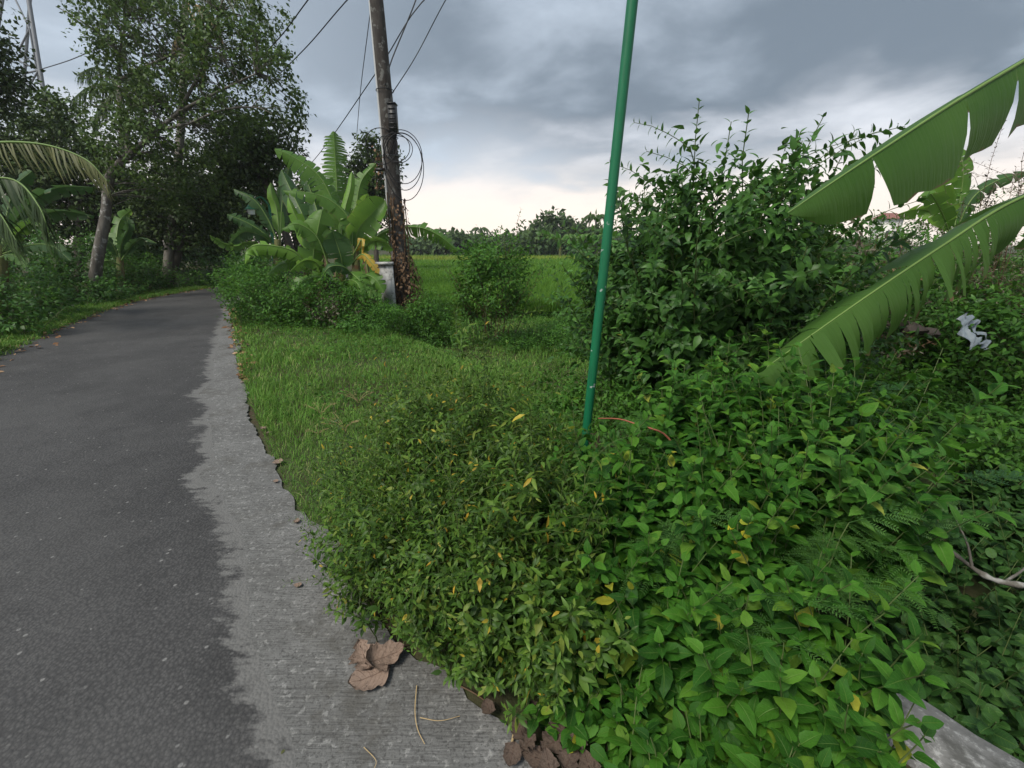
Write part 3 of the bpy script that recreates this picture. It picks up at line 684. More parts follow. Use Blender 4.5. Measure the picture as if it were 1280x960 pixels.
def shrub(name, label, base, h, spread, nst, seed, mat='shrub', tpl=MID, L=0.07, gap=0.06, group=None, cat='shrub', branches=4, stemmat='stem', parts=0, lean=None, leafname='leaf', droop=0.25, stem_r=0.008, foliage='foliage', start=0.15, near_tpls=None, fill=1.0, rfill=.5, cut=-.35, shoot=1.18):
    """Upright stems with side branches, leaves in pairs; the leaves nearest the camera can be parts of their own."""
    r = np.random.RandomState(seed); base = np.array(base, float)
    t = thing(name, label, cat, base, group); ls = []
    for k in range(nst):
        az = 6.283 * (k + r.rand()) / nst; q = math.sqrt(r.rand()); off = np.array((math.cos(az), math.sin(az), 0)) * spread * 0.35 * q
        hh = h * (1.0 - 0.42 * q * q) * (0.8 + 0.35 * r.rand()) * (shoot if k % 4 == 1 else 1)
        p = stem_path(r, base + off, hh, az, spread * 0.5 * q / max(hh, .1), 10, 0.10)
        gs = Geo(); tube(gs, p, np.linspace(stem_r, stem_r * .3, len(p)), 5); st = gs.build('stem', M[stemmat], t, True)
        ls += opposite_leaves(r, p, gap * 1.2, L, 0.35, droop)
        gb = Geo()
        for b in range(branches):
            f = 0.12 + 0.72 * (b + r.rand()) / branches; i = f * (len(p) - 1); b0 = p[int(i)] + (p[min(int(i) + 1, len(p) - 1)] - p[int(i)]) * (i % 1)
            a2 = az + r.randn() * 1.3; ln = hh * (0.22 + 0.25 * r.rand()) * (1.15 - 0.5 * f)
            q2 = stem_path(r, b0, ln * 0.8, a2, 0.8 + 0.5 * r.rand(), 6, 0.1, 0.25)
            tube(gb, q2, np.linspace(stem_r * .45, stem_r * .2, len(q2)), 4, False)
            ls += opposite_leaves(r, q2, gap, L * 0.92, start, droop)
        if branches: gb.build('branch', M[stemmat], st, True)
    if fill:
        R0 = spread * rfill; m = int(fill * 2 * math.pi * R0 * (0.5 * h + 0.5 * R0) * 1.45 / (0.36 * L * L)); v = unit(r.randn(m, 3)); az = np.arctan2(v[:, 1], v[:, 0]); v[:, 2] = np.sign(v[:, 2]) * abs(v[:, 2]) ** .7
        ph = r.rand(4) * 6.28
        lump = 1 + 0.20 * np.sin(3 * az + ph[0] + 2.5 * v[:, 2]) + 0.13 * np.sin(5 * az + ph[1] - 4 * v[:, 2]) + 0.12 * np.sin(7 * v[:, 2] + ph[2] + 2 * az)
        rr = (0.5 + 0.5 * r.rand(m) ** 0.6) * lump * (0.9 + .2 * r.rand(m)); hc = h * .49
        fp = base + np.stack([v[:, 0] * R0 * rr, v[:, 1] * R0 * rr, hc + v[:, 2] * hc * rr * .92], 1); q3 = fp / (L * 3.2); keep = (fp[:, 2] > base[2] + .01) & (np.sin(q3[:, 0] + ph[0] + np.sin(q3[:, 2])) + np.sin(q3[:, 1] + ph[1] + np.sin(q3[:, 0])) + np.sin(q3[:, 2] * 1.1 + ph[2]) + r.randn(m) * .5 > cut)
        sp_ = np.array([q[0] for q in ls]); hi_ = np.where(keep & (fp[:, 2] > base[2] + .62 * h))[0]      # high up, leaves sit only by a shoot
        if h > 1.9 and len(hi_): keep[hi_[np.array([np.min(((sp_ - fp[i]) ** 2).sum(1)) for i in hi_]) > (1.25 * L) ** 2]] = False
        fd = unit(v * np.array((1, 1, .4)) + r.randn(m, 3) * .55 + np.array((0, 0, .12 - droop))); fn = unit(v * .7 + np.array((0, 0, .75)) + r.randn(m, 3) * .35)
        fs = L * (.55 + .65 * r.rand(m)); ls += [q for q, k_ in zip(zip(fp, fd, fn, fs), keep) if k_]
    pos, d, nn, s = unpack(ls)
    if parts:
        order = np.argsort(np.linalg.norm(pos - np.array((0, 0, CAMH)), axis=1) - 0.3 * pos[:, 2]); a, b = order[:parts], order[parts:]
        leaf_objects(t, leafmeshes(mat + name, near_tpls or [tpl], mat), pos[a], d[a], nn[a], s[a], leafname)
    else: b = np.arange(len(pos))
    g = Geo(); leaves_into(g, tpl, pos[b], d[b], nn[b], s[b]); g.build(foliage, M[mat], t, False, 'stuff')
    return t

def cloud_leaves(r, centres, radii, per, L, flat=0.7):
    """Leaf clumps: leaves round every clump centre, facing out and up."""
    c = np.repeat(np.arange(len(centres)), per); n = len(c)
    v = unit(r.randn(n, 3)) * (r.rand(n, 1) ** 0.5); v[:, 2] *= flat
    pos = centres[c] + v * np.asarray(radii)[c][:, None]
    d = unit(v * 0.7 + r.randn(n, 3) * 0.6 + np.array((0, 0, -0.35))); nn = unit(v + np.array((0, 0, 0.9)) + r.randn(n, 3) * 0.5)
    return pos, d, nn, L * (0.6 + 0.8 * r.rand(n))
def crown_clumps(r, blobs, n):
    """Clump centres in the outer shell of several ellipsoids (centre, radii)."""
    out = []; w = np.array([np.prod(np.array(b[1])) ** (2 / 3) for b in blobs]); w = w / w.sum()
    for (c, rr), k in zip(blobs, (w * n).astype(int) + 1):
        v = unit(r.randn(k, 3)) * (0.35 + 0.65 * r.rand(k, 1) ** 0.45); out.append(np.array(c) + v * np.array(rr))
    return np.vstack(out)
def tree(name, label, cat, trunk, tr, limbs, blobs, clumps, clump_r, per, L, mat, bark, seed, group=None, tpl=FAR, twig=0.012, sides=8, flat=0.7, twigs=True, jit=0.0):
    r = np.random.RandomState(seed); trunk = np.array(trunk, float)
    t = thing(name, label, cat, trunk[0], group)
    p = bez(trunk, 14); g = Geo(); tube(g, p, np.linspace(tr, tr * 0.62, len(p)) * (1 + 0.05 * r.randn(len(p))), sides)
    to = g.build('trunk', M[bark], t, True)
    nodes = [p[6:]]
    for lp, lr in limbs:
        q = bez(lp, 12); g = Geo(); tube(g, q, np.linspace(lr, lr * 0.25, len(q)), 6); g.build('limb', M[bark], t, True); nodes.append(q[3:])
    nodes = np.vstack(nodes); cc = crown_clumps(r, blobs, clumps)
    if twigs:
        g = Geo()
        for c in cc:
            i = np.argmin(np.linalg.norm(nodes - c, axis=1) + 0.5 * np.maximum(0, nodes[:, 2] - c[2])); a = nodes[i]
            q = bez([a, a * .45 + c * .55 + np.array((0, 0, 0.10 * np.linalg.norm(c - a))) + r.randn(3) * 0.06 * np.linalg.norm(c - a), c], 5)
            tube(g, q, np.linspace(twig, twig * .3, 5), 4, False)
        g.build('twigs', M[bark], to, True, 'stuff')
    g = Geo(); pos, d, nn, s = cloud_leaves(r, cc, clump_r * (0.6 + 0.8 * r.rand(len(cc))), per, L, flat)
    leaves_into(g, tpl, pos, d, nn, s); g.build('crown', M[mat], t, False, 'stuff')
    return t

# banana leaf: a blade of strips torn apart along the veins, on a thick midrib
def banana_blade(path, width, side, seed, tears=6, ang=(0.5, 0.5), bend=0.35, t0=0.12, gap=0.5, edge=1.0, strips=None, cells=3, flap=.2):
    r = np.random.RandomState(seed); path = np.asarray(path); n = len(path)
    cum = np.concatenate([[0], np.cumsum(np.linalg.norm(np.diff(path, axis=0), axis=1))]); tot = cum[-1]
    tt = cum / tot; T = unit(np.gradient(path, axis=0))
    side = np.asarray(side, float)
    S = unit(np.broadcast_to(side, (n, 3)) - T * (T * side).sum(1, keepdims=True)); U = np.cross(S, T)
    if np.mean(U[:, 2]) < 0: S, U = -S, -U
    def samp(A, t): return np.stack([np.interp(t, tt, A[:, k]) for k in range(3)], -1)
    def hw(b):
        return np.where(b < .58, np.minimum(1, (b / .20) ** .55), np.sqrt(np.maximum(0, 1 - ((b - .58) / .425) ** 2.2)))
    g = Geo(); K = 4
    for si, sg in enumerate((1, -1)):
        cuts = strips[si] if strips is not None else sorted(np.clip((np.arange(1, tears + 1) + r.uniform(-.45, .45, tears)) / (tears + 1), 0.03, .97))
        B = np.concatenate([[0], cuts, [1.0]])
        for j in range(len(B) - 1):
            m = max(2, int(round((B[j + 1] - B[j]) * 26))) if len(B) < 40 else 2
            b = np.linspace(B[j], B[j + 1], m + 1); da = r.randn() * flap * (1 if len(B) > 2 else 0); gp = gap * (0.5 + r.rand())
            mid = 0.5 * (B[j] + B[j + 1]); V = []; UV = []; kk = r.uniform(.9, 1.05)
            for q in range(K + 1):
                f = q / K
                sh = np.where(b > mid, -1, 1) * min(gp * 0.010, 0.16 * (B[j + 1] - B[j])) * f ** 1.6 * np.abs(b - mid) / max(1e-6, (B[j + 1] - B[j]) / 2)
                tb = t0 + (1 - t0) * np.clip(b + sh + 0.05 * f * (1 - b), 0, 1)
                a = ang[si] + da * f + bend * f
                w = width * 0.5 * hw(b) * kk * f * (1 + 0.035 * r.randn(m + 1) * (f == 1) * edge)
                pt = samp(path, tb) + (samp(S, tb) * sg * math.cos(a) - samp(U, tb) * math.sin(a)) * w[:, None]
                V.append(pt); UV.append(np.stack([tb * tot, np.full(m + 1, f)], 1))
            k = np.arange((K + 1) * (m + 1)).reshape(K + 1, m + 1)
            F = np.stack([k[:-1, :-1], k[:-1, 1:], k[1:, 1:], k[1:, :-1]], -1).reshape(-1, 4)
            if sg < 0: F = F[:, ::-1]
            g.add(np.vstack(V), F, np.vstack(UV))
    return g
def banana_leaf(root, ctrl, width, side, seed, mat='ban', rib=0.018, label=None, **kw):
    p = bez(ctrl, 40); g = banana_blade(p, width, side, seed, **kw)
    o = g.build('leaf', M[mat], root, True)
    if label: o['label'] = label
    gm = Geo(); tube(gm, p, np.linspace(rib, rib * 0.18, len(p)), 6); gm.build('midrib', M['banrib'], o, True)
    return o
def img_side(a, b, face=1.0, toward=0.2):
    """Side vector across a leaf that runs from a to b: face 1 shows its full width to the camera, 0 lies level."""
    T = unit(np.asarray(b) - np.asarray(a)); view = unit(0.5 * (np.asarray(a) + np.asarray(b)) - np.array((0, 0, CAMH)))
    s1 = unit(np.cross(T, view)); s0 = unit(np.cross(T, (0, 0, 1.0)) + 1e-6)
    if np.dot(s1, s0) < 0: s0 = -s0
    return unit(s1 * face + s0 * (1 - face))

# palm frond: a rachis with narrow leaflets hanging along both sides
def palm_frond(root, ctrl, L, mat, seed, n=46, hang=0.8, name='frond', w=0.028):
    r = np.random.RandomState(seed); p = bez(ctrl, 30); g = Geo(); tube(g, p, np.linspace(0.028, 0.004, 30), 5); o = g.build(name, M['banrib'] if mat != 'deadpalm' else M['straw'], root, True)
    T = unit(np.gradient(p, axis=0)); tpl = (np.array([(-w / .6 * .5, 0, 0), (w / .6 * .5, 0, 0), (-w / .6 * .45, .5, -.06), (w / .6 * .45, .5, -.06), (0, 1, -.30)]), np.array([(0, 1, 3), (0, 3, 2), (2, 3, 4)]), np.zeros((5, 2)))
    pos, d, nn, s = [], [], [], []
    for i in range(n):
        f = 0.14 + 0.86 * i / (n - 1); k = f * 29; a = p[int(min(k, 28))]; b = p[int(min(k, 28)) + 1]; c = a + (b - a) * (k - int(min(k, 28))); tg = T[int(min(k, 28))]
        hs = unit(np.cross(tg, (0, 0, 1)))
        for sg in (1, -1):
            pos.append(c); d.append(hs * sg * (1 - hang * .72) + tg * (0.35 + .5 * f) + np.array((0, 0, -hang)) + r.randn(3) * .09); nn.append(np.array((0, 0, 1.0)) + hs * sg * .6 + r.randn(3) * .2)
            s.append(L * (0.55 + 0.45 * math.sin(math.pi * min(1, f * .95 + .05))) * (0.85 + .3 * r.rand()))
    g = Geo(); leaves_into(g, tpl, np.array(pos), unit(np.array(d)), unit(np.array(nn)), np.array(s)); g.build('leaflets', M[mat], o, False, 'stuff')
    return o

# feathery twice-divided leaf, length 1 along +Y
def feather_template(seed, pairs=5, leaflets=9):
    r = np.random.RandomState(seed); g = Geo(); y = np.linspace(0, 1, 8); ax = np.stack([0 * y, y, -0.25 * y * y], 1); tube(g, ax, np.linspace(0.008, 0.003, 8), 3, False)
    small = (np.array([(0, 0, 0), (-.13, .45, 0), (.13, .45, 0), (0, 1, 0)], float), np.array([(0, 2, 1), (1, 2, 3)]), np.zeros((4, 2)))
    for i in range(pairs):
        f = 0.18 + 0.80 * i / (pairs - 1); b = np.array((0, f, -0.25 * f * f)); ln = 0.42 * (1 - 0.25 * abs(f - .5))
        for sg in (1, -1):
            a = sg * (0.95 - 0.45 * f + r.randn() * .06); dirv = np.array((math.sin(a), math.cos(a), -0.12)); q = b + np.outer(np.linspace(0, 1, 5), dirv) * ln; q[:, 2] -= 0.10 * np.linspace(0, 1, 5) ** 2
            tube(g, q, 0.003, 3, False); pos = []; dd = []
            for k in range(leaflets):
                h = 0.08 + 0.9 * k / leaflets; c = b + dirv * ln * h - np.array((0, 0, 0.10 * h * h))
                for s2 in (1, -1):
                    a2 = a + s2 * 1.0; pos.append(c); dd.append((math.sin(a2), math.cos(a2), -.05 + r.randn() * .12))
            leaves_into(g, small, np.array(pos), unit(np.array(dd)), np.tile((0, 0, 1.0), (len(pos), 1)), np.full(len(pos), 0.085))
    return g
FEA = {k: [feather_template(s).mesh('frond', M[k]) for s in (1, 2)] for k in ('fern', 'ferndark')}
def feathery(base, h, n, seed, label, group, mat='fern', L=0.22, lean=0.5):
    r = np.random.RandomState(seed); base = np.array(base, float); t = thing('feathery_plant', label, 'plant', base, group); pos, d, nn, s = [], [], [], []
    for k in range(max(1, n // 6)):
        az = r.rand() * 6.28; p = stem_path(r, base, h * (.75 + .4 * r.rand()), az, lean * r.rand(), 8); g = Geo(); tube(g, p, np.linspace(.005, .002, 8), 4); g.build('stem', M['stem'], t, True)
        for j in range(6):
            f = 0.35 + 0.65 * j / 5; i = min(7, int(round(f * 7))); a2 = j * 2.4 + r.rand(); el = 0.55 * f - 0.15 + .2 * r.randn()
            pos.append(p[i]); d.append((math.cos(a2) * math.cos(el), math.sin(a2) * math.cos(el), math.sin(el))); nn.append(np.array((0, 0, 1.0)) + r.randn(3) * .25); s.append(L * (.8 + .4 * r.rand()))
    leaf_objects(t, FEA[mat], np.array(pos), unit(np.array(d)), unit(np.array(nn)), np.array(s), 'frond')
    return t

# ================================================================== THE THINGS
# ---------------- green street-light pole in front
pb, pt = np.array((0.520, 2.85, -0.05)), np.array((0.685, 2.86, 3.55))
t = thing('street_light_pole', 'tall bright green painted steel pole rising from the weeds in front', 'pole', pb)
g = Geo(); pp = bez([pb, pt], 12); tube(g, pp, 0.0305, 20, True); g.build('pole', M['greenpaint'], t, True)
g = Geo(); tube(g, bez([pb + (pt - pb) * 0.0, pb + (pt - pb) * 0.035], 2), 0.055, 16); g.build('foot_sleeve', M['greenpaint'], t, True)
g = Geo(); tube(g, bez([pt, pt + np.array((-.05, .1, .30)), pt + np.array((-.35, .45, .42)), pt + np.array((-.62, .8, .34))], 14), 0.022, 12); g.build('lamp_arm', M['greenpaint'], t, True)

# ---------------- leaning wooden utility pole with box, conduit, straps, cable coils, dry vine
ub = np.array((-2.44, 10.0, -0.12)); ut = np.array((-2.60, 9.95, 8.2))
t = thing('utility_pole', 'weathered dark wooden utility pole with cable box and dry vines', 'utility pole', ub)
def upt(f): return ub + (ut - ub) * f
def uz(z): return upt((z - ub[2]) / (ut[2] - ub[2]))
g = Geo(); tube(g, bez([upt(f) for f in np.linspace(0, 1, 6)], 24), np.linspace(0.160, 0.118, 24) * (1 + .03 * rng.randn(24)), 14); g.build('pole', M['wood'], t, True)
g = Geo(); tube(g, [uz(z) + np.array((-.20 + .015 * z, -.03, 0)) for z in np.linspace(0.1, 6.4, 16)], 0.028, 8); g.build('conduit', M['conduit'], t, True)
cb = uz(3.92) + np.array((0.145, -0.14, 0))
g = Geo(); box(g, cb, (0.15, 0.17, 0.50)); box(g, cb + np.array((0, 0, 0.262)), (0.175, 0.20, 0.02)); bo = g.build('cable_box', M['black'], t)
for k in range(5): g = Geo(); box(g, cb + np.array((0, -.088, -.17 + .085 * k)), (0.13, 0.012, 0.018)); g.build('rib', M['black'], bo)
g = Geo()
for k in range(6):
    s0 = cb + np.array((-.05 + .02 * k, 0, -.25)); tube(g, bez([s0, s0 + np.array((.01 * rng.randn(), -.02, -.16)), s0 + np.array((-.08 + .02 * rng.randn(), -.03, -.34 - .1 * rng.rand()))], 7), 0.008, 5)
g.build('cable_tails', M['cable'], t, True)
for z in (4.45, 3.62, 3.28):
    g = Geo(); a = np.linspace(0, 2 * math.pi, 21); tube(g, uz(z) + np.stack([np.cos(a) * .172, np.sin(a) * .172, 0 * a], 1), 0.009, 4, False); g.build('strap', M['steel'] if z < 3.5 else M['cable'], t)
g = Geo(); box(g, uz(3.02) + np.array((-.24, -.08, 0)), (0.20, 0.04, 0.05)); g.build('bracket', M['black'], t)
def coil(c, rx, rz, turns, seed, tilt):
    r = np.random.RandomState(seed)
    for k in range(turns):
        g = Geo(); a = np.linspace(0.1 * k, 2 * math.pi + .1 * k, 41); e = r.randn(6) * .05
        x = np.cos(a) * rx * (1 + e[0]) + e[1] * .6; z = np.sin(a) * rz * (1 + e[2]) + e[3] * 1.0; y = 0.05 * np.sin(a * 2 + e[4]) + tilt * x
        tube(g, c + np.stack([x, y - .02 * k, z], 1), 0.0085, 5, False); g.build('cable_coil', M['cable'], t, True)
coil(uz(3.20) + np.array((0.27, -.17, 0)), 0.38, 0.52, 2, 4, .1); coil(uz(3.42) + np.array((0.22, -.19, 0)), 0.25, 0.24, 2, 6, .1)
coil(uz(3.45) + np.array((-.12, -.18, -.02)), 0.33, 0.35, 1, 9, -.1); coil(uz(3.05) + np.array((0.28, -.16, 0)), 0.36, 0.62, 1, 14, .2)
# wires that run from the pole
def wire(name, pts, r, label=None):
    g = Geo(); tube(g, bez(pts, 24), r, 5, False); o = g.build(name, M['cable'], None, True); tag(o, label, 'cable'); return o
g = Geo(); r_ = np.random.RandomState(8)
for k in range(7):
    a0 = r_.rand() * 6.28; tube(g, [uz(z) + .19 * np.array((math.cos(a0 + z * .5), math.sin(a0 + z * .5), 0)) for z in np.linspace(0, 2.9 - r_.rand() * .8, 12)], 0.012, 5)
vo = g.build('vine', M['brownstem'], t, True)
nv = 1500; zz = np.concatenate([r_.rand(900) ** 1.2 * 1.35 + .0, r_.rand(540) * 2.5, 2.65 + r_.rand(60) * .8]); aa = r_.rand(nv) * 6.28
rr = np.where(zz < 1.35, 0.20 + 0.17 * np.sin(np.clip(zz / 1.35, 0, 1) * math.pi) * r_.rand(nv), 0.20 + .03 * r_.rand(nv))
shift = np.where(zz > 2.5, -0.24, np.where(zz < 1.35, .08 * np.sin(np.clip(zz / 1.35, 0, 1) * 3.14), 0))
pos = np.array([uz(z) for z in zz]) + np.stack([np.cos(aa) * rr * np.where(zz > 2.5, .5, 1) + shift, np.sin(aa) * rr, 0 * aa], 1)
dd = np.stack([np.cos(aa) * .4, np.sin(aa) * .4, -1 + 0 * aa], 1) + r_.randn(nv, 3) * .4
g = Geo(); leaves_into(g, FAR, pos, unit(dd), unit(np.stack([np.cos(aa), np.sin(aa), .2 + 0 * aa], 1)), 0.045 + .055 * r_.rand(nv)); g.build('dry_leaves', M['dry'], vo, False, 'stuff')

wire('overhead_cable', [at(640, -90, 9.0), at(530, 0, 9.6), at(470, 91, 10.6), at(395, 197, 17), at(355, 240, 30)], 0.012, 'dark cable sloping down leftwards past the utility pole')
wire('overhead_cable', [at(600, -70, 8.6), at(557, 0, 9.0), at(520, 70, 9.4), tuple(uz(4.30) + np.array((.12, -.15, 0)))], 0.010, 'thin cable coming down from the right into the cable box')
wire('overhead_cable', [at(540, -60, 9.2), at(518, 5, 9.2), at(490, 74, 9.3), tuple(uz(4.5) + np.array((.06, -.17, 0)))], 0.014, 'short thick cable clamped against the pole above the cable box')
wire('overhead_cable', [at(470, -40, 9.0), at(461, 30, 9.2), at(451, 110, 11), at(446, 168, 14)], 0.009, 'twisted slack cable hanging just left of the utility pole')
wire('overhead_cable', [at(520, -90, 9.0), at(434, 0, 10), at(378, 64, 12), at(320, 118, 15), at(250, 168, 18)], 0.013, 'cable crossing into the sparse roadside tree nearer the pole')
wire('overhead_cable', [at(440, -70, 8.6), at(385, 0, 9.4), at(345, 52, 11), at(300, 92, 13), at(230, 130, 16)], 0.013, 'cable entering the top right of the sparse roadside tree')
wire('overhead_cable', [tuple(at(50, 87, 38)), at(85, 76, 36), at(120, 62, 33), at(210, 30, 28), at(290, -10, 24)], 0.034, 'cable running from the lattice mast to the sparse roadside tree')

# ---------------- grey concrete meter post beside the pole
c0 = at(486, 372, 9.55); c0[2] = -0.1
t = thing('meter_post', 'short grey concrete box post with flat cap beside utility pole', 'concrete post', c0)
g = Geo(); Mz = Matrix.Rotation(rad(12), 3, 'Z'); box(g, c0 + np.array((0, 0, 0.61)), (0.29, 0.24, 1.22), Mz); g.build('body', M['boxconc'], t)
g = Geo(); box(g, c0 + np.array((-.03, 0, 1.252)), (0.38, 0.31, 0.06), Mz); g.build('cap', M['boxconc'], t)
g = Geo(); box(g, c0 + np.array((0.02, -.125, 0.70)), (0.19, 0.01, 0.5), Mz); g.build('cover_plate', M['boxconc'], t)

# ---------------- far green lamp post behind the bananas
lb = at(342, 345, 14.5); lb[2] = -0.05; ltop = at(337, 258, 14.3)
t = thing('lamp_post', 'slim dark green lamp post half hidden behind the banana clump', 'lamp post', lb)
g = Geo(); tube(g, bez([lb, ltop], 8), 0.05, 10); g.build('post', M['greenpaint'], t, True)
arm = [ltop, ltop + np.array((-.08, 0, .12)), at(325, 246, 14.2), at(314, 254, 14.1)]
g = Geo(); tube(g, bez(arm, 10), 0.025, 8); g.build('arm', M['greenpaint'], t, True)
lc = at(314, 264, 14.1)
g = Geo(); tube(g, [lc + np.array((0, 0, -.10)), lc + np.array((0, 0, .05))], [0.10, 0.12], 8); lo_ = g.build('lantern', M['lampwhite'], t)
g = Geo(); tube(g, [lc + np.array((0, 0, .05)), lc + np.array((0, 0, .11)), lc + np.array((0, 0, .25))], [0.19, 0.13, 0.02], 8); g.build('lantern_cap', M['greenpaint'], lo_)

# ---------------- lattice mast far left
t = thing('lattice_mast', 'grey steel lattice mast rising behind the trees at upper left', 'mast', (at(44, 330, 40)[0], at(44, 330, 40)[1], 0))
def member(n, a, b, r, mt='steel'): g = Geo(); tube(g, bez([a, b], 2), r, 6); g.build(n, M[mt], t)
D0 = 40
member('leg', at(70, 210, D0), at(26, -60, D0), .17); member('leg', at(22, 210, D0 + 2), at(42, -60, D0 + 1), .13); member('leg', at(-30, 210, D0), at(12, -60, D0), .15)
for a, b in (((37, 36), (24, 62)), ((37, 36), (10, -20)), ((48, 88), (20, 74)), ((48, 88), (30, 92)), ((37, 36), (48, 100)), ((24, 62), (48, 88)), ((58, 140), (10, 120)), ((48, 88), (12, 150))):
    member('brace', at(*a, D0), at(*b, D0 + .5), .075)

# ---------------- banana clump in the middle distance
D = 9.5
cbase = at(418, 392, D); cbase[2] = -0.1
t = thing('banana_clump', 'large banana clump with broad torn leaves left of utility pole', 'banana plant', cbase)
for (x, y2, dd) in ((402, 300, 9.4), (424, 292, 9.7), (444, 310, 9.3), (384, 320, 9.2)):
    a = at(x + 3, 392, dd); a[2] = -0.1; b = at(x, y2, dd); g = Geo(); tube(g, bez([a, b], 8), np.linspace(.14, .07, 8), 10); g.build('pseudostem', M['pseudo'], t, True)
def B(root, pts, wpx, face=1.0, seed=1, mat='ban', tears=6, ang=(.25, .25), bend=.35, **kw):
    tears = int(tears * 1.7); kw.setdefault('gap', 1.0 + .8 * (seed % 3))
    ctrl = [at(*p) for p in pts]; dm = np.mean([p[2] for p in pts]); a, b = ctrl[len(ctrl) // 3], ctrl[-1]
    return banana_leaf(root, ctrl, wpx * dm / FPX, img_side(ctrl[0], b, face), seed, mat, rib=0.0018 * dm, tears=tears, ang=ang, bend=bend, **kw)
B(t, [(430, 318, 9.5), (425, 278, 9.4), (402, 224, 9.2), (366, 196, 9.0), (343, 186, 8.9)], 36, .7, 3, 'ban', 9)
B(t, [(428, 312, 9.7), (423, 264, 9.8), (420, 214, 9.7), (417, 164, 9.5)], 46, .95, 4, 'ban', 26, bend=.5, gap=2.0)
B(t, [(438, 318, 9.5), (440, 284, 9.4), (450, 262, 9.3), (460, 242, 9.2)], 20, .8, 5, 'banbright', 3)
B(t, [(442, 322, 9.3), (447, 290, 9.2), (464, 268, 9.1), (481, 250, 9.1)], 40, .95, 6, 'ban', 2)
B(t, [(440, 330, 9.2), (438, 278, 9.1), (412, 250, 8.9), (380, 240, 8.7), (354, 238, 8.6)], 26, .5, 7, 'ban', 8)
B(t, [(386, 326, 9.2), (378, 290, 9.1), (366, 262, 9.0), (360, 246, 9.0)], 19, .9, 8, 'banbright', 1)
B(t, [(392, 352, 9.0), (392, 318, 8.8), (398, 284, 8.7), (403, 262, 8.7)], 42, 1.0, 9, 'ban', 3)
B(t, [(392, 346, 9.0), (370, 316, 8.7), (330, 306, 8.4), (309, 312, 8.3), (306, 330, 8.3)], 26, .6, 10, 'banbright', 5, ang=(.5, .3))
B(t, [(398, 344, 9.0), (372, 324, 8.8), (345, 312, 8.6), (322, 318, 8.5)], 24, .7, 11, 'ban', 6)
B(t, [(436, 330, 9.1), (418, 294, 8.9), (400, 284, 8.8), (384, 279, 8.7)], 22, .5, 12, 'ban', 4)
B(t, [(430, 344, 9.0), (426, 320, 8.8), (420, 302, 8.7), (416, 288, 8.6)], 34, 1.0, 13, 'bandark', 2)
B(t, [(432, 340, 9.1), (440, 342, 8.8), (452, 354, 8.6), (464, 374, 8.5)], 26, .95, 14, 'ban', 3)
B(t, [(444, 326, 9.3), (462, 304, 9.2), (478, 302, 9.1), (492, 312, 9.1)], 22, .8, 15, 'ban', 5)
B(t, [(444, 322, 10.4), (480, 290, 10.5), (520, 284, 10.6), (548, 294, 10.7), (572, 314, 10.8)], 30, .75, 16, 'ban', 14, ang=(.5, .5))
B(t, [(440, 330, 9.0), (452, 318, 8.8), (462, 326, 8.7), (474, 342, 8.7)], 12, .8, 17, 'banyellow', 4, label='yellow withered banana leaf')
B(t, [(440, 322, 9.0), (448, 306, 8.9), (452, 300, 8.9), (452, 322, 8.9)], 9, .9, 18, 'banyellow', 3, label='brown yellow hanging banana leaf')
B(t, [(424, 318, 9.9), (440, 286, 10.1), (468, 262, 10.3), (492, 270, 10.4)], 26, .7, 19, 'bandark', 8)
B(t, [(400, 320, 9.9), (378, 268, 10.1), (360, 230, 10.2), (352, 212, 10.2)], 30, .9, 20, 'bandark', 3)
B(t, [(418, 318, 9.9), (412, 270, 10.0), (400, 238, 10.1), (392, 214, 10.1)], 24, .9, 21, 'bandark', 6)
B(t, [(420, 356, 9.0), (404, 346, 8.7), (382, 350, 8.5), (366, 364, 8.4)], 22, .7, 22, 'ban', 4)
B(t, [(440, 356, 9.0), (456, 344, 8.8), (470, 350, 8.7), (480, 366, 8.7)], 22, .7, 23, 'ban', 4)
for q_, (x, y) in enumerate(((398, 318), (432, 316), (448, 322), (412, 322))):
    B(t, [(x, y, 9.1), (x + (-1) ** q_ * 8, y + 2, 8.9), (x + (-1) ** q_ * 12, y + 24, 8.9), (x + (-1) ** q_ * 10, y + 58, 8.95)], 13, .8, 60 + q_, 'bandead', 9, ang=(.6, .6), label='dead brown banana leaf hanging down the stem')
B(t, [(404, 350, 8.9), (396, 330, 8.6), (380, 326, 8.4), (362, 340, 8.3)], 20, .7, 26, 'ban', 5)
B(t, [(446, 350, 8.9), (430, 334, 8.6), (412, 334, 8.4), (400, 350, 8.4)], 18, .7, 27, 'bandark', 5)
B(t, [(420, 356, 9.1), (436, 350, 8.7), (448, 356, 8.5), (452, 376, 8.4)], 16, .8, 28, 'ban', 4)
B(t, [(392, 346, 9.2), (376, 330, 9.0), (352, 330, 8.8), (334, 344, 8.7)], 18, .6, 29, 'ban', 6)
B(t, [(430, 318, 9.6), (444, 262, 9.8), (452, 226, 9.8), (470, 204, 9.8)], 24, .8, 30, 'ban', 10, gap=1.2)
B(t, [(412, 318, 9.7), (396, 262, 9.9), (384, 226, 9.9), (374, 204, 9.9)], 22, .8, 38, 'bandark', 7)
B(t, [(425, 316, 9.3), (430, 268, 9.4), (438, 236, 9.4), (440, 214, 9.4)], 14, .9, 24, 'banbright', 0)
B(t, [(410, 330, 8.9), (396, 296, 8.7), (372, 280, 8.5), (352, 286, 8.4)], 26, .6, 25, 'ban', 5)
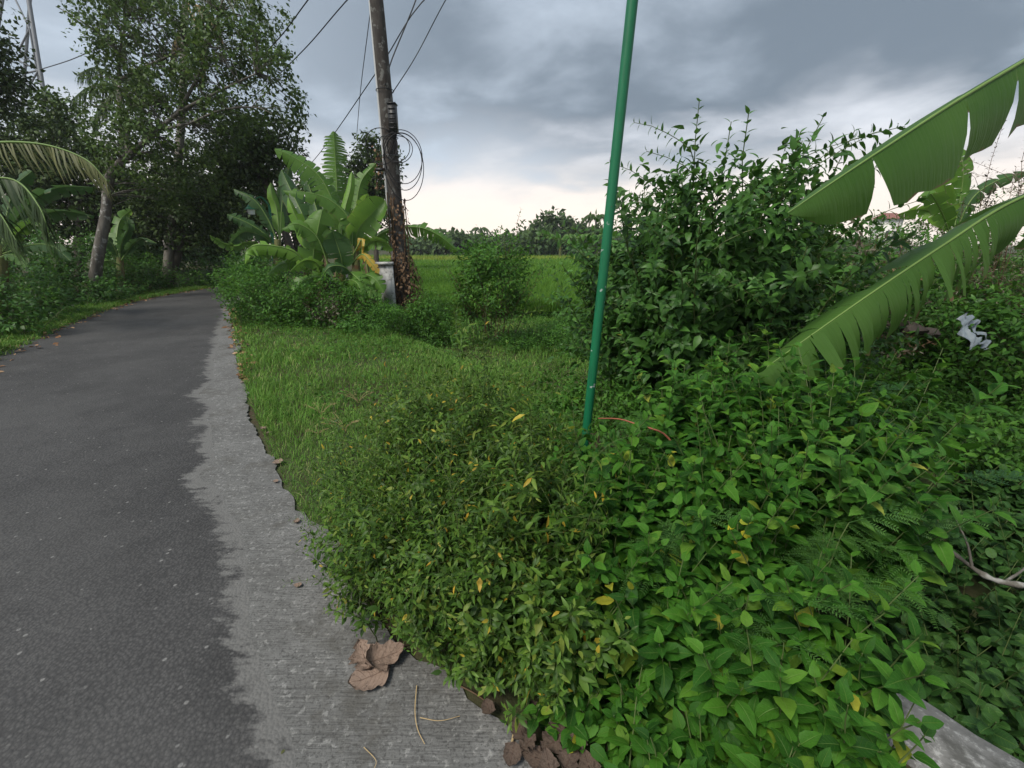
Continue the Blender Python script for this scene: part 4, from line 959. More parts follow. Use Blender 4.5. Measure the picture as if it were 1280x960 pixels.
# second, shadier banana plant behind it by the road
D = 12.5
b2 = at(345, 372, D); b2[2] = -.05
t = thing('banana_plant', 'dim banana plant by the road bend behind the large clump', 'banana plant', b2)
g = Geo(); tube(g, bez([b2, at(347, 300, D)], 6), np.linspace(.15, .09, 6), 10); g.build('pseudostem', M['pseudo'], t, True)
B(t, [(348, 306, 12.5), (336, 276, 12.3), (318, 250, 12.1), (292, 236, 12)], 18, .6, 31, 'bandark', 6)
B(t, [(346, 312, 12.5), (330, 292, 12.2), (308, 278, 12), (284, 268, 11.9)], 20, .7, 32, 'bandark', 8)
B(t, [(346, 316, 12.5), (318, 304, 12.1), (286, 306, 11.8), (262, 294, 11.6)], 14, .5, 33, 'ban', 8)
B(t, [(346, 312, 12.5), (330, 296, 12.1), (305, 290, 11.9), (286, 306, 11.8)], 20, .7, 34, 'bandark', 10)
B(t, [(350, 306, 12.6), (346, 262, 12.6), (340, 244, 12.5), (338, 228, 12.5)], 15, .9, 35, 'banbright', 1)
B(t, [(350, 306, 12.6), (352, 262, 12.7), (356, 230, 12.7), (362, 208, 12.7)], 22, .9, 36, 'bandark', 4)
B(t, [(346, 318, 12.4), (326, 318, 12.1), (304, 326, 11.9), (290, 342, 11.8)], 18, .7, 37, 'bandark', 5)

# ---------------- the two big banana leaves reaching in from the right
fb = np.array((3.75, 2.55, float(H(3.75, 2.55))))
t = thing('banana_plant', 'banana plant beyond the right edge reaching in two huge torn leaves', 'banana plant', fb)
cr_ = np.array((3.62, 2.5, 2.2))
g = Geo(); tube(g, bez([fb, fb * .4 + cr_ * .6, cr_], 10), np.linspace(.13, .07, 10), 14); g.build('pseudostem', M['pseudo'], t, True)
c1 = [cr_ + np.array((.35, .1, .35)), at(1460, -30, 2.6), at(1370, 24, 2.42), at(1280, 76, 2.3), at(1190, 130, 2.22), at(1110, 182, 2.16), at(1045, 225, 2.13), at(985, 266, 2.1)]
# cuts run from the stem to the tip; the nearer half is torn into flaps as in the photo
banana_leaf(t, c1, 0.70, img_side(c1[3], c1[-1], .95), 44, 'banfront', rib=0.015, ang=(1.15, 0.12), bend=.35, t0=.12, gap=3.0, label='upper torn banana leaf, smooth broad flaps',
            strips=([0.3, 0.62], [0.16, 0.28, 0.40, 0.475, 0.545, 0.655, 0.845]), flap=.13)
c2 = [cr_ + np.array((0, 0, -.25)), at(1420, 222, 2.75), at(1340, 226, 2.7), at(1262, 254, 2.62), at(1180, 306, 2.56), at(1090, 366, 2.5), at(1010, 422, 2.46), at(940, 472, 2.42)]
banana_leaf(t, c2, 0.66, img_side(c2[3], c2[-1], .7), 42, 'banfront', rib=0.014, ang=(.75, 0.35), bend=.5, t0=.12, gap=1.3, label='lower drooping banana leaf split into narrow strips',
            strips=([0.2, .35, .42, .5, .62, .70, .76, .84, .9], [0.10, 0.20, 0.33, 0.42, 0.44, 0.455, 0.475, 0.49, 0.51, 0.525, 0.535, 0.55, 0.565, 0.58, 0.60, 0.615, 0.63, 0.645, 0.655, 0.70, 0.72, 0.745, 0.775, 0.79, 0.81, 0.84, 0.87, .89, .91, .94]), flap=.16)

# ---------------- sparse big tree at the left with a pale leaning trunk
tb = at(112, 350, 12.2); tb[2] = 0.1
T0 = [tb, at(121, 330, 12.1), at(132, 270, 12.0), at(138, 220, 12.0), at(163, 192, 12.0)]
limbs = [([at(160, 195, 12), at(158, 160, 12.2), at(150, 110, 12.3), at(150, 60, 12.3), at(165, 0, 12.3)], .07),
         ([at(163, 192, 12), at(190, 170, 11.7), at(222, 142, 11.5), at(262, 120, 11.2), at(320, 92, 11)], .075),
         ([at(200, 162, 11.7), at(235, 155, 11.3), at(275, 138, 11), at(318, 134, 10.8), at(340, 142, 10.7)], .035),
         ([at(150, 100, 12.3), at(180, 84, 12), at(215, 68, 11.8), at(260, 40, 11.6)], .05),
         ([at(152, 70, 12.3), at(120, 40, 12.4), at(95, 22, 12.4), at(70, 8, 12.4)], .04),
         ([at(222, 142, 11.5), at(250, 90, 11.5), at(265, 40, 11.6), at(285, -20, 11.6)], .05)]
px = 12 / FPX
def blob(x, y, d, rx, ry, rz): return (at(x, y, d), (rx * d / FPX, ry, rz * d / FPX))
tree('broadleaf_tree', 'tall sparse roadside tree with pale leaning forked trunk', 'tree', T0, .155, limbs,
     [blob(215, 60, 12, 95, 1.8, 90), blob(310, 100, 11.5, 70, 1.6, 62), blob(230, 150, 12, 75, 1.6, 60), blob(160, 10, 12.2, 60, 1.3, 50), blob(290, 30, 11.8, 70, 1.4, 60), blob(150, 130, 12.4, 45, 1.0, 70), blob(200, 220, 12.6, 70, 1.2, 40), blob(165, 185, 11.7, 60, .8, 45)],
     720, .30, 33, .105, 'treeleaf', 'bark', 51, twig=.012)
# darker trees and understory behind it
def simple_tree(name, label, x, ybase, d, top, cx, w, mat, seed, clumps=130, per=40, L=.16, group=None, cr=.5, bark='darkbark', tr=.16, low=None):
    b = at(x, ybase, d); b[2] = float(H(b[0], b[1])); hi = at(cx, top, d); lo_y = ybase - 20 if low is None else low; ry = (lo_y - top) / 2
    mid = at(cx, (top + lo_y) / 2, d)
    return tree(name, label, 'tree', [b, b * .5 + mid * .5 + np.array((.1, 0, 0)), mid], tr, [([mid * .6 + b * .4, mid * .5 + at(cx - w * .3, top + ry * .6, d) * .5, at(cx - w * .3, top + ry * .6, d)], tr * .5), ([mid * .7 + b * .3, mid * .5 + at(cx + w * .3, top + ry * .7, d) * .5, at(cx + w * .3, top + ry * .7, d)], tr * .5)],
                [blob(cx, (top + lo_y) / 2, d, w / 2 * .85, w / 2 * d / FPX * .7, ry * .9), blob(cx - w * .2, top + ry * 1.1, d, w * .33, w * .3 * d / FPX, ry * .6), blob(cx + w * .22, top + ry * .8, d, w * .3, w * .3 * d / FPX, ry * .6)],
                clumps, cr, per, L, mat, bark, seed, group)
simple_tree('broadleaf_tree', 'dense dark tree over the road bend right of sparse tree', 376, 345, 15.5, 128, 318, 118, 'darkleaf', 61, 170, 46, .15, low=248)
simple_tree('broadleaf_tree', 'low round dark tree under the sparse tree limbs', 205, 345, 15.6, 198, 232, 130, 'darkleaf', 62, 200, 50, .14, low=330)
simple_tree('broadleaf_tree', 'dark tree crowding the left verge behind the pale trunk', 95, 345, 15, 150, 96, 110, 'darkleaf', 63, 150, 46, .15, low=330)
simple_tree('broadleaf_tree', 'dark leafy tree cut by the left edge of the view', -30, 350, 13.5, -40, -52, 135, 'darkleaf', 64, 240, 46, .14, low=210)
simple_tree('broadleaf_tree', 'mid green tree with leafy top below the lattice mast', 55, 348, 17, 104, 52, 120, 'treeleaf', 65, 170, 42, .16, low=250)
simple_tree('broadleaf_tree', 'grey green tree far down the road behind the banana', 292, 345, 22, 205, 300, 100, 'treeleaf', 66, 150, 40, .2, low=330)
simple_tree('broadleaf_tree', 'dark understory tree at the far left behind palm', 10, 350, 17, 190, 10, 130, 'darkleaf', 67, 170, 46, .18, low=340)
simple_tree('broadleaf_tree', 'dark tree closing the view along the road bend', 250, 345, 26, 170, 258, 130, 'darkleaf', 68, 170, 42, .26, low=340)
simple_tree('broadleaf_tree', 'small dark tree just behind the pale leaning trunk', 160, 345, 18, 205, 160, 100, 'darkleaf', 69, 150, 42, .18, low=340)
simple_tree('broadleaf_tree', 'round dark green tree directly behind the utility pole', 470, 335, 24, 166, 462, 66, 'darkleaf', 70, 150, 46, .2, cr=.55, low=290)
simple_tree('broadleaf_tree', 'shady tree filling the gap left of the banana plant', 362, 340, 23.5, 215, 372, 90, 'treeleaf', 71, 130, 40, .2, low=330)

# coconut palms
def palm(label, base, top, fr, seed, mat='palm', tr=.15, name='coconut_palm'):
    t = thing(name, label, 'palm tree', base); g = Geo(); p = bez([base, np.asarray(base) * .45 + np.asarray(top) * .55 + np.array((.15, 0, 0)), top], 12); tube(g, p, np.linspace(tr, tr * .7, 12), 9); g.build('trunk', M['palmbark'], t, True)
    for i, (pts, m, L) in enumerate(fr): palm_frond(t, [top] + pts, L, m, seed + i)
    return t
tp = at(-75, 200, 7.2)
bp = at(-85, 420, 7.2); bp[2] = float(H(bp[0], bp[1]))
palm('young coconut palm at the left edge with pale drooping frond', bp, tp,
     [([at(-20, 180, 7), at(50, 180, 6.9), at(105, 198, 6.8), at(134, 226, 6.8)], 'palepalm', .56), 
      ([at(-30, 220, 7), at(20, 226, 7), at(50, 260, 6.9), at(62, 296, 6.9)], 'palm', .8), ([at(-90, 150, 7), at(-130, 140, 6.8), at(-170, 190, 6.6)], 'palm', .8),
      ([at(-100, 170, 7.3), at(-140, 190, 7.6), at(-160, 250, 8)], 'palm', .8), ([at(-45, 240, 7), at(-5, 262, 7), at(20, 300, 6.9)], 'palm', .8)], 80)
tp = at(232, 4, 15); bp = at(205, 345, 15.5); bp[2] = .2
palm('tall coconut palm behind the sparse tree with hanging brown frond', bp, tp,
     [([at(255, 10, 14.8), at(272, 30, 14.6), at(280, 60, 14.6)], 'deadpalm', .9), ([at(225, 30, 15), at(215, 60, 15), at(212, 90, 15)], 'deadpalm', .9), ([at(250, 40, 15), at(252, 70, 15), at(250, 100, 15)], 'deadpalm', .9), ([at(270, -12, 14.6), at(312, 0, 14.2), at(340, 34, 14)], 'palm', 1.0),
      ([at(190, -20, 15), at(150, -8, 15), at(122, 30, 15)], 'palm', 1.0), ([at(240, -40, 15.5), at(268, -70, 16), at(305, -66, 16.4)], 'palm', 1.0), ([at(200, -40, 14.5), at(160, -60, 14), at(120, -40, 13.6)], 'palm', 1.0)], 95)
tp = at(148, 108, 20); bp = at(150, 340, 20); bp[2] = .2
palm('slender coconut palm showing between the mast and sparse tree', bp, tp,
     [([at(130, 104, 20), at(108, 110, 20), at(90, 124, 20)], 'palm', 1.0), ([at(138, 92, 20), at(118, 84, 20), at(98, 92, 20)], 'palm', 1.0), ([at(160, 96, 20), at(178, 96, 20), at(196, 112, 20)], 'palm', 1.0), ([at(136, 120, 20), at(122, 136, 20), at(116, 160, 20)], 'palm', 1.0), ([at(160, 116, 20), at(174, 130, 20), at(182, 152, 20)], 'palm', 1.0), ([at(150, 90, 20.5), at(152, 74, 21), at(160, 60, 21.4)], 'palm', 1.0)], 110, tr=.13)

# bananas on the shady left side
D = 9.5; b3 = at(-5, 372, D); b3[2] = float(H(b3[0], b3[1]))
t = thing('banana_plant', 'shaded banana plant under the pale palm frond', 'banana plant', b3)
g = Geo(); tube(g, bez([b3, at(2, 306, D)], 6), np.linspace(.14, .08, 6), 10); g.build('pseudostem', M['pseudo'], t, True)
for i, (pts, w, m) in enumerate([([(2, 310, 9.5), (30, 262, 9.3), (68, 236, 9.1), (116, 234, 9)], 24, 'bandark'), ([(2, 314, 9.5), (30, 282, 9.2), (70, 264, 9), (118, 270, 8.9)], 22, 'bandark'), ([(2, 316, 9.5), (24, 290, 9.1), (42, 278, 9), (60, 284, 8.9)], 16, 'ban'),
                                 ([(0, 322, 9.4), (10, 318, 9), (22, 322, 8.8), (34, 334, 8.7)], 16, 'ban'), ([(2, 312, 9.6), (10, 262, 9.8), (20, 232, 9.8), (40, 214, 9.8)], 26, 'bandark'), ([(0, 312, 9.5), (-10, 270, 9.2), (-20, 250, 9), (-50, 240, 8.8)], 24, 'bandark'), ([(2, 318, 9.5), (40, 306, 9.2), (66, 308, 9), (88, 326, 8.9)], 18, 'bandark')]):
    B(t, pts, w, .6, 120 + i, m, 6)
D = 13; b4 = at(148, 360, D); b4[2] = float(H(b4[0], b4[1]))
t = thing('banana_plant', 'small dark banana plant right of the pale leaning trunk', 'banana plant', b4)
g = Geo(); tube(g, bez([b4, at(150, 322, D)], 6), np.linspace(.13, .08, 6), 10); g.build('pseudostem', M['pseudo'], t, True)
for i, (pts, w, m) in enumerate([([(150, 328, 13), (142, 308, 12.8), (130, 296, 12.6), (112, 296, 12.5)], 14, 'bandark'), ([(150, 326, 13), (152, 304, 12.8), (160, 286, 12.7), (158, 270, 12.7)], 16, 'bandark'), ([(150, 328, 13), (166, 306, 12.8), (180, 298, 12.6), (196, 304, 12.5)], 14, 'bandark'), ([(150, 326, 13), (146, 300, 13.2), (150, 276, 13.4), (164, 262, 13.4)], 18, 'ban'), ([(150, 332, 12.9), (136, 326, 12.6), (124, 330, 12.4), (112, 340, 12.3)], 12, 'ban')]):
    B(t, pts, w, .7, 130 + i, m, 5)

# ---------------- weeds along the left side of the road
r_ = np.random.RandomState(77); LB = []
for i in range(36, 104, 4):
    for k in range(3):
        o = 1.95 + k * 0.85 + r_.randn() * .15; q = centre[i] + cn[i] * o + r_.randn(2) * .12
        LB.append((q[0], q[1], i, k))
near_lab = 'bright green leafy bush on the bank at the left edge'
for n_, (x, y, i, k) in enumerate(LB):
    dd = math.hypot(x, y)
    if dd < 4.5: continue
    near = dd < 8.6
    h = (0.62 + 0.34 * k) * (0.85 + 0.35 * r_.rand()) * (1.2 if near else 1.35)
    shrub('leafy_bush', near_lab if near else 'low dark leafy bush along the far left verge', (x, y, float(H(x, y))), h, 0.95, 8 if near else 7, 200 + n_, 'bank' if near else 'shrub', MID if near else FAR, 0.085 if near else .11, .045 if near else .07,
          'bushes on the near left bank' if near else 'bushes along the far left verge', 'bush', 5 if near else 4)
# bushes closing the road's far end and hiding the foot of the trees
for n_, (x, y, d, h) in enumerate([(285, 352, 21, 1.6), (305, 350, 19, 1.5), (262, 352, 24, 1.8), (320, 352, 17, 1.4), (235, 352, 22, 2.0), (205, 352, 20, 1.9), (178, 352, 18, 1.7)]):
    b = at(x, y, d); b[2] = float(H(b[0], b[1])); shrub('leafy_bush', 'dark bush in the shade at the far road bend', b, h, 1.7, 9, 260 + n_, 'shrub', FAR, .15, .09, 'bushes at the road bend', 'bush', 5)
# right-hand verge: bushes under the bananas
for n_, (x, y, d, h, lab) in enumerate([(320, 408, 9.0, .85, 'leafy bush at the road edge below the banana clump'), (345, 404, 8.8, .8, 'leafy bush at the road edge below the banana clump'), (372, 404, 8.8, .72, 'leafy bush at the road edge below the banana clump'), (305, 392, 11.5, 1.0, 'leafy bush at the road edge below the banana clump'), (322, 384, 12.4, 1.1, 'leafy bush at the road edge below the banana clump'), (335, 392, 10.6, .9, 'leafy bush at the road edge below the banana clump'),
                                        (365, 390, 10.4, .9, 'leafy bush at the road edge below the banana clump')]):
    b = at(x, y, d); b[2] = float(H(b[0], b[1])); shrub('leafy_bush', lab, b, h * 1.3, 1.05, 9, 280 + n_, 'bank', MID if d < 9.2 else FAR, .075, .05, 'bushes below the banana clump', 'bush', 5)
b = at(424, 408, 8.4); b[2] = 0; shrub('withered_bush', 'half withered brownish bush at the foot of the banana clump', b, .62, .8, 9, 290, 'withered', MID, .07, .06, None, 'bush', 5, 'brownstem', fill=.6)
for n_, (x, y, d, h) in enumerate([(398, 410, 8.5, 1.0), (446, 408, 8.6, .85), (420, 400, 9.0, 1.1)]):
    b = at(x, y, d); b[2] = 0; shrub('leafy_bush', '', b, h, .8, 8, 294 + n_, 'bank', MID, .075, .05, 'bushes below the banana clump', 'bush', 5)
for n_, (x, y, d, h) in enumerate([(452, 412, 8.0, .55), (478, 412, 7.8, .5), (505, 404, 8.4, .62), (532, 402, 8.4, .6), (556, 404, 8.2, .5), (470, 394, 9.1, .6), (515, 390, 9.6, .65), (545, 392, 9.4, .7), (440, 400, 8.8, .5), (575, 408, 8.0, .42), (650, 408, 8.0, .42), (680, 404, 8.2, .45), (705, 412, 7.6, .45), (730, 408, 7.4, .55), (715, 396, 9.0, .5)]):
    b = at(x, y, d); b[2] = float(H(b[0], b[1])); hr = (.5, 1.0, .7, 1.25, .6, .85)[n_ % 6]; shrub('verge_weed', 'low light green weed in the verge before the paddy', b, h * hr * 1.25, .75, 8, 300 + n_, 'bank', MID, .05 + .02 * (n_ % 3 == 0), .04, 'low weeds between verge and paddy', 'weed', 5, stem_r=.004, fill=1.3, rfill=.55)
b = at(617, 402, 8.2); b[2] = -.1
shrub('upright_shrub', 'lone rounded shrub standing at the edge of the paddy field', b, 1.86, 1.15, 18, 330, 'bank', MID, .085, .055, None, 'shrub', 8, 'brownstem', 0, fill=3.0, rfill=.54)

# ---------------- large shrub right of the green pole
b = at(872, 500, 4.7); b[2] = float(H(b[0], b[1]))
SB = thing  # (kept short: the big shrub is three separate clumps of stems)
shrub('tall_leafy_shrub', 'tall dark leafy shrub with upright shoots right of green pole', b, 2.8, 1.9, 38, 401, 'shrub', DEL, .115, .052, None, 'shrub', 9, 'stem', 280, stem_r=.012, fill=2.6, rfill=.54, cut=-.9, shoot=1.0)
b = at(800, 478, 5.0); b[2] = float(H(b[0], b[1])); shrub('tall_leafy_shrub', 'leafy shrub just behind the green pole, lower than its neighbour', b, 2.45, 1.4, 16, 402, 'shrub', DEL, .105, .052, None, 'shrub', 8, 'stem', 120, fill=1.8, cut=-.8, shoot=1)
b = at(950, 500, 4.6); b[2] = float(H(b[0], b[1])); shrub('tall_leafy_shrub', 'leafy shrub on the right flank of the tall dark shrub', b, 2.35, 1.25, 18, 403, 'shrub', DEL, .11, .052, None, 'shrub', 8, 'stem', 160, fill=1.8, cut=-.8, shoot=1)
# shrubs further right, behind the banana leaves
for n_, (x, y, d, h, lab, m) in enumerate([(1030, 470, 5.4, 1.35, 'mixed leafy shrub between the two big banana leaves', 'shrub'), (1085, 450, 6.0, 1.45, 'bright leafy shrub below the upper banana leaf', 'bank'), (1140, 440, 6.2, 1.6, 'bright leafy shrub under the distant banana plant', 'bank'), (1200, 450, 5.8, 1.3, 'leafy shrub behind the lower banana leaf near right edge', 'bank'), (1262, 460, 5.2, 1.45, 'dark leafy shrub at the right edge behind the plastic sheet', 'shrub'), (1000, 440, 7.0, 1.7, 'dense green shrub filling behind the tall dark shrub', 'shrub'), (1290, 440, 6.4, 1.9, 'tall shrub cut by the right edge of the view', 'shrub'), (1218, 480, 4.9, 1.05, 'fresh green shrub just above the plastic sheet', 'bank'), (1268, 480, 4.7, 1.25, 'fresh green shrub right of the plastic sheet', 'bank'), (1110, 425, 8.2, 1.8, 'distant shrub under the tip of the upper banana leaf', 'bank'), (1170, 420, 8.4, 1.8, 'distant shrub beneath the withered seed stalks', 'bank'), (1240, 420, 8.0, 1.9, 'distant shrub close to the right edge', 'bank')]):
    b = at(x, y, d); b[2] = float(H(b[0], b[1])); shrub('leafy_shrub', lab, b, h * (1.5 if x < 1120 else 1.36), 1.55, 13, 420 + n_, m, MID, .09, .065, None, 'shrub', 7, 'stem')
# low creeping growth round the plastic sheet and down to the hollow
for n_, (x, y, d, h) in enumerate([(1130, 520, 4.0, .55), (1180, 520, 4.0, .5), (1240, 525, 3.9, .55), (1280, 500, 4.4, .7), (1100, 500, 4.6, .75), (1150, 485, 4.9, .5), (1215, 480, 4.7, .45), (1255, 560, 3.4, .6), (1200, 560, 3.5, .6), (1300, 560, 3.5, .7), (1320, 520, 4.0, .8)]):
    b = at(x, y, d); b[2] = float(H(b[0], b[1])); shrub('creeping_weed', 'low creeping weed on the slope below the plastic sheet', b, h, .9, 10, 440 + n_, 'bank', MID, .07, .045, 'creeping weeds round the plastic sheet', 'weed', 5, 'stem', 60, stem_r=.004)
# mid weeds behind the green pole
for n_, (x, y, d, h) in enumerate([(775, 560, 3.6, .42), (820, 560, 3.6, .5), (870, 560, 3.5, .50), (915, 555, 3.5, .46), (760, 520, 4.2, .6), (845, 520, 4.1, .6), (900, 520, 4.1, .5), (960, 540, 3.7, .42), (690, 500, 4.4, .45), (720, 520, 4.0, .38), (1010, 540, 3.7, .45), (1060, 530, 3.9, .55)]):
    b = at(x, y, d); b[2] = float(H(b[0], b[1])); shrub('tangled_weed', 'tangled green weed behind the foot of the green pole', b, h, .7, 9, 460 + n_, 'bank', MID, .06, .045, 'tangled weeds behind the green pole', 'weed', 5, 'stem', 40, stem_r=.004)

# ---------------- withered stalks, distant banana at the right, hanging dead leaves, house
for n_, (x, y, d, h) in enumerate([(1205, 300, 5.3, 1.0), (1228, 300, 5.2, 1.05), (1252, 300, 5.2, .95), (1190, 300, 5.6, .85), (1272, 300, 5.2, 1.0)]):
    b = at(x, 420, d); b[2] = float(H(b[0], b[1])); hh = at(x, 208 + 8 * (n_ % 3), d)[2] - b[2]
    shrub('withered_stalk_plant', 'withered grey brown seed stalk plant, %s from the left of its row' % ('second', 'third', 'fourth', 'first', 'last')[n_], b, hh, .5, 5, 480 + n_, 'withered', MIDN, .05, .035, 'withered seed stalk plants', 'dead plant', 5, 'brownstem', stem_r=.006, start=.3, fill=.12)
b = at(1058, 440, 5.0); b[2] = float(H(b[0], b[1])); shrub('withered_climber', 'blackened dead climber hanging between the banana leaves', b, at(1058, 280, 5)[2] - b[2], .5, 9, 490, 'withered', MIDN, .10, .05, None, 'dead plant', 5, 'brownstem', droop=.9, fill=.4)
b = at(1098, 440, 5.2); b[2] = float(H(b[0], b[1])); shrub('withered_climber', 'brown dead climber right of the blackened one', b, at(1098, 300, 5.2)[2] - b[2], .4, 6, 491, 'dry', MIDN, .09, .05, None, 'dead plant', 4, 'brownstem', droop=.9, fill=.3)
D = 6.8; b5 = at(1192, 420, D); b5[2] = float(H(b5[0], b5[1]))
t = thing('banana_plant', 'young banana plant behind the upper leaf near the right', 'banana plant', b5)
g = Geo(); tube(g, bez([b5, at(1190, 290, D)], 6), np.linspace(.11, .06, 6), 10); g.build('pseudostem', M['pseudo'], t, True)
for i, (pts, w, m) in enumerate([([(1190, 300, 6.8), (1184, 250, 6.7), (1180, 220, 6.6), (1186, 190, 6.6)], 26, 'banbright'), ([(1190, 300, 6.8), (1200, 250, 6.8), (1204, 210, 6.7), (1196, 184, 6.7)], 24, 'ban'), ([(1190, 300, 6.8), (1176, 262, 6.6), (1160, 240, 6.5), (1148, 246, 6.4)], 24, 'ban'), ([(1190, 300, 6.8), (1214, 250, 6.7), (1246, 226, 6.6), (1286, 214, 6.5)], 22, 'bandark'), ([(1190, 300, 6.8), (1172, 272, 6.9), (1150, 262, 7), (1122, 268, 7)], 22, 'banbright')]):
    B(t, pts, w, .85, 140 + i, m, 3)
hb = at(1108, 285, 84); hb[2] = -.4
t = thing('house', 'small far white house with red tiled roof under the banana leaf', 'house', hb)
zt = at(1108, 274, 84)[2]
g = Geo(); hh = zt + .4; box(g, hb + np.array((0, 0, hh / 2)), (3.4, 3.0, hh)); wl = g.build('wall', M['wall'], t)
for dx_ in (-.9, .7):
    g = Geo(); box(g, hb + np.array((dx_, -1.505, hh * .6)), (.8, .03, 1.0)); wn = g.build('window', M['wall'], t); g = Geo(); box(g, hb + np.array((dx_, -1.53, hh * .6)), (.66, .02, .86)); g.build('pane', M['winglass'], wn)
g = Geo(); e = np.array([(-2.1, -1.9, hh), (2.1, -1.9, hh), (2.1, 1.9, hh), (-2.1, 1.9, hh), (-1.2, 0, hh + 1.1), (1.2, 0, hh + 1.1)]) + hb
g.add(e, [(0, 1, 5, 4), (2, 3, 4, 5)]); g.add(e, [(1, 2, 5), (3, 0, 4)]); g.add(e, [(3, 2, 1, 0)]); g.build('roof', M['roof'], t)

# ---------------- tree line beyond the paddy
r_ = np.random.RandomState(99)
FT = [(560, 64, 290, 60, 'low spreading tree far beyond the paddy left of shrub'), (530, 66, 298, 50, 'small far tree seen just right of the utility pole'), (605, 70, 291, 60, 'far tree directly behind the lone shrub'), (650, 72, 288, 46, 'far low tree right of the lone shrub'), (690, 62, 266, 58, 'tallest leafy tree beyond the paddy field'), (726, 66, 280, 46, 'far tree right of the tallest distant one'), (672, 58, 286, 40, 'far dark tree in front of the tallest distant one')]
for n_, (x, d, top, w, lab) in enumerate(FT):
    simple_tree('distant_tree', lab, x, 320, d, top, x, w, 'farleaf', 500 + n_, 60, 34, .75, None, 1.1, tr=.25, low=321)
for n_ in range(26):
    x = 440 + n_ * 27 + r_.randn() * 6; d = 95 + r_.rand() * 30
    simple_tree('distant_tree', 'far hazy tree in the line along the horizon', x, 313, d, 286 + r_.rand() ** .6 * 17, x, 26 + r_.rand() * 40, ('farleaf', 'treeleaf', 'bank')[n_ % 3], 520 + n_, 30, 22, 1.1, 'trees along the horizon', 1.9, tr=.3, low=314)
for (x, top, d, lab, s) in ((745, 268, 66, 'small far coconut palm left of the green pole', 560), (600, 282, 100, 'tiny far palm above the horizon trees', 570)):
    tp = at(x, top + 6, d); bp = at(x, 318, d); fr = []
    for k in range(9):
        a = k * .7; v = np.array((math.cos(a), math.sin(a) * .6, 0)); L_ = 1.9; fr.append(([tp + v * L_ * .5 + np.array((0, 0, .7)), tp + v * L_ + np.array((0, 0, .2)), tp + v * L_ * 1.3 + np.array((0, 0, -.7))], 'farleaf', .9))
    t = thing('coconut_palm', lab, 'palm tree', bp); g = Geo(); tube(g, bez([bp, tp], 5), .16, 6); g.build('trunk', M['palmbark'], t)
    for i, (pts, m, L_) in enumerate(fr): palm_frond(t, [tp] + pts, L_, m, s + i, 16, w=.12)
for n_, x in enumerate((700, 722, 738)):
    d = 52; b = at(x, 322, d); b[2] = -.15; t = thing('banana_plant', ('distant banana plant at the far paddy edge below tallest tree', 'distant banana plant between its two paddy edge neighbours', 'distant banana plant nearest the green pole')[n_], 'banana plant', b)
    g = Geo(); tube(g, bez([b, b + np.array((0, 0, 1.4))], 4), .16, 7); g.build('pseudostem', M['pseudo'], t)
    for k in range(7):
        a = k * .9 + n_; v = np.array((math.cos(a), math.sin(a), 0)); o_ = b + np.array((0, 0, 1.3)); ctrl = [o_, o_ + v * .4 + np.array((0, 0, 1.0)), o_ + v * 1.1 + np.array((0, 0, 1.5)), o_ + v * 1.9 + np.array((0, 0, 1.1))]
        banana_leaf(t, ctrl, .7, np.cross(v, (0, 0, 1.0)), 700 + n_ * 10 + k, 'ban', .04, tears=4)

# ---------------- foreground: small-leaved bushes on the verge
r_ = np.random.RandomState(5); n_ = 0
SPOTS = [(492, 752, .34), (548, 796, .36), (612, 822, .36), (672, 848, .30), (470, 722, .36), (500, 775, .50), (565, 800, .52), (625, 822, .52), (690, 840, .45), (465, 690, .48), (530, 715, .62), (600, 735, .68), (665, 755, .66), (470, 640, .48), (540, 655, .66), (610, 668, .76), (680, 690, .72), (520, 600, .58), (590, 612, .72), (655, 622, .74), (710, 640, .62), (560, 570, .58), (630, 575, .66), (690, 585, .62)]
for (x, y, h) in SPOTS:
    b = ground(x, y); b[0] += r_.randn() * .02
    shrub('small_leaved_bush', 'small leaved olive green bush with yellow flecks beside the concrete', b, h * (1.0 + .42 * r_.rand()) * (.52 if x > 640 and y < 630 else .66 if x > 640 and y < 700 else .8 if x > 600 and y < 630 else 1), .38, 13, 600 + n_, 'small', MID if n_ % 3 else MIDN, .031 + .014 * r_.rand() + (.010 if x > 600 else 0), .023, 'small leaved bushes along the concrete edge', 'bush', 8, 'stem', 60, stem_r=.0028, start=.05, fill=.75, rfill=.48, shoot=1.4 if x < 600 else .95); n_ += 1
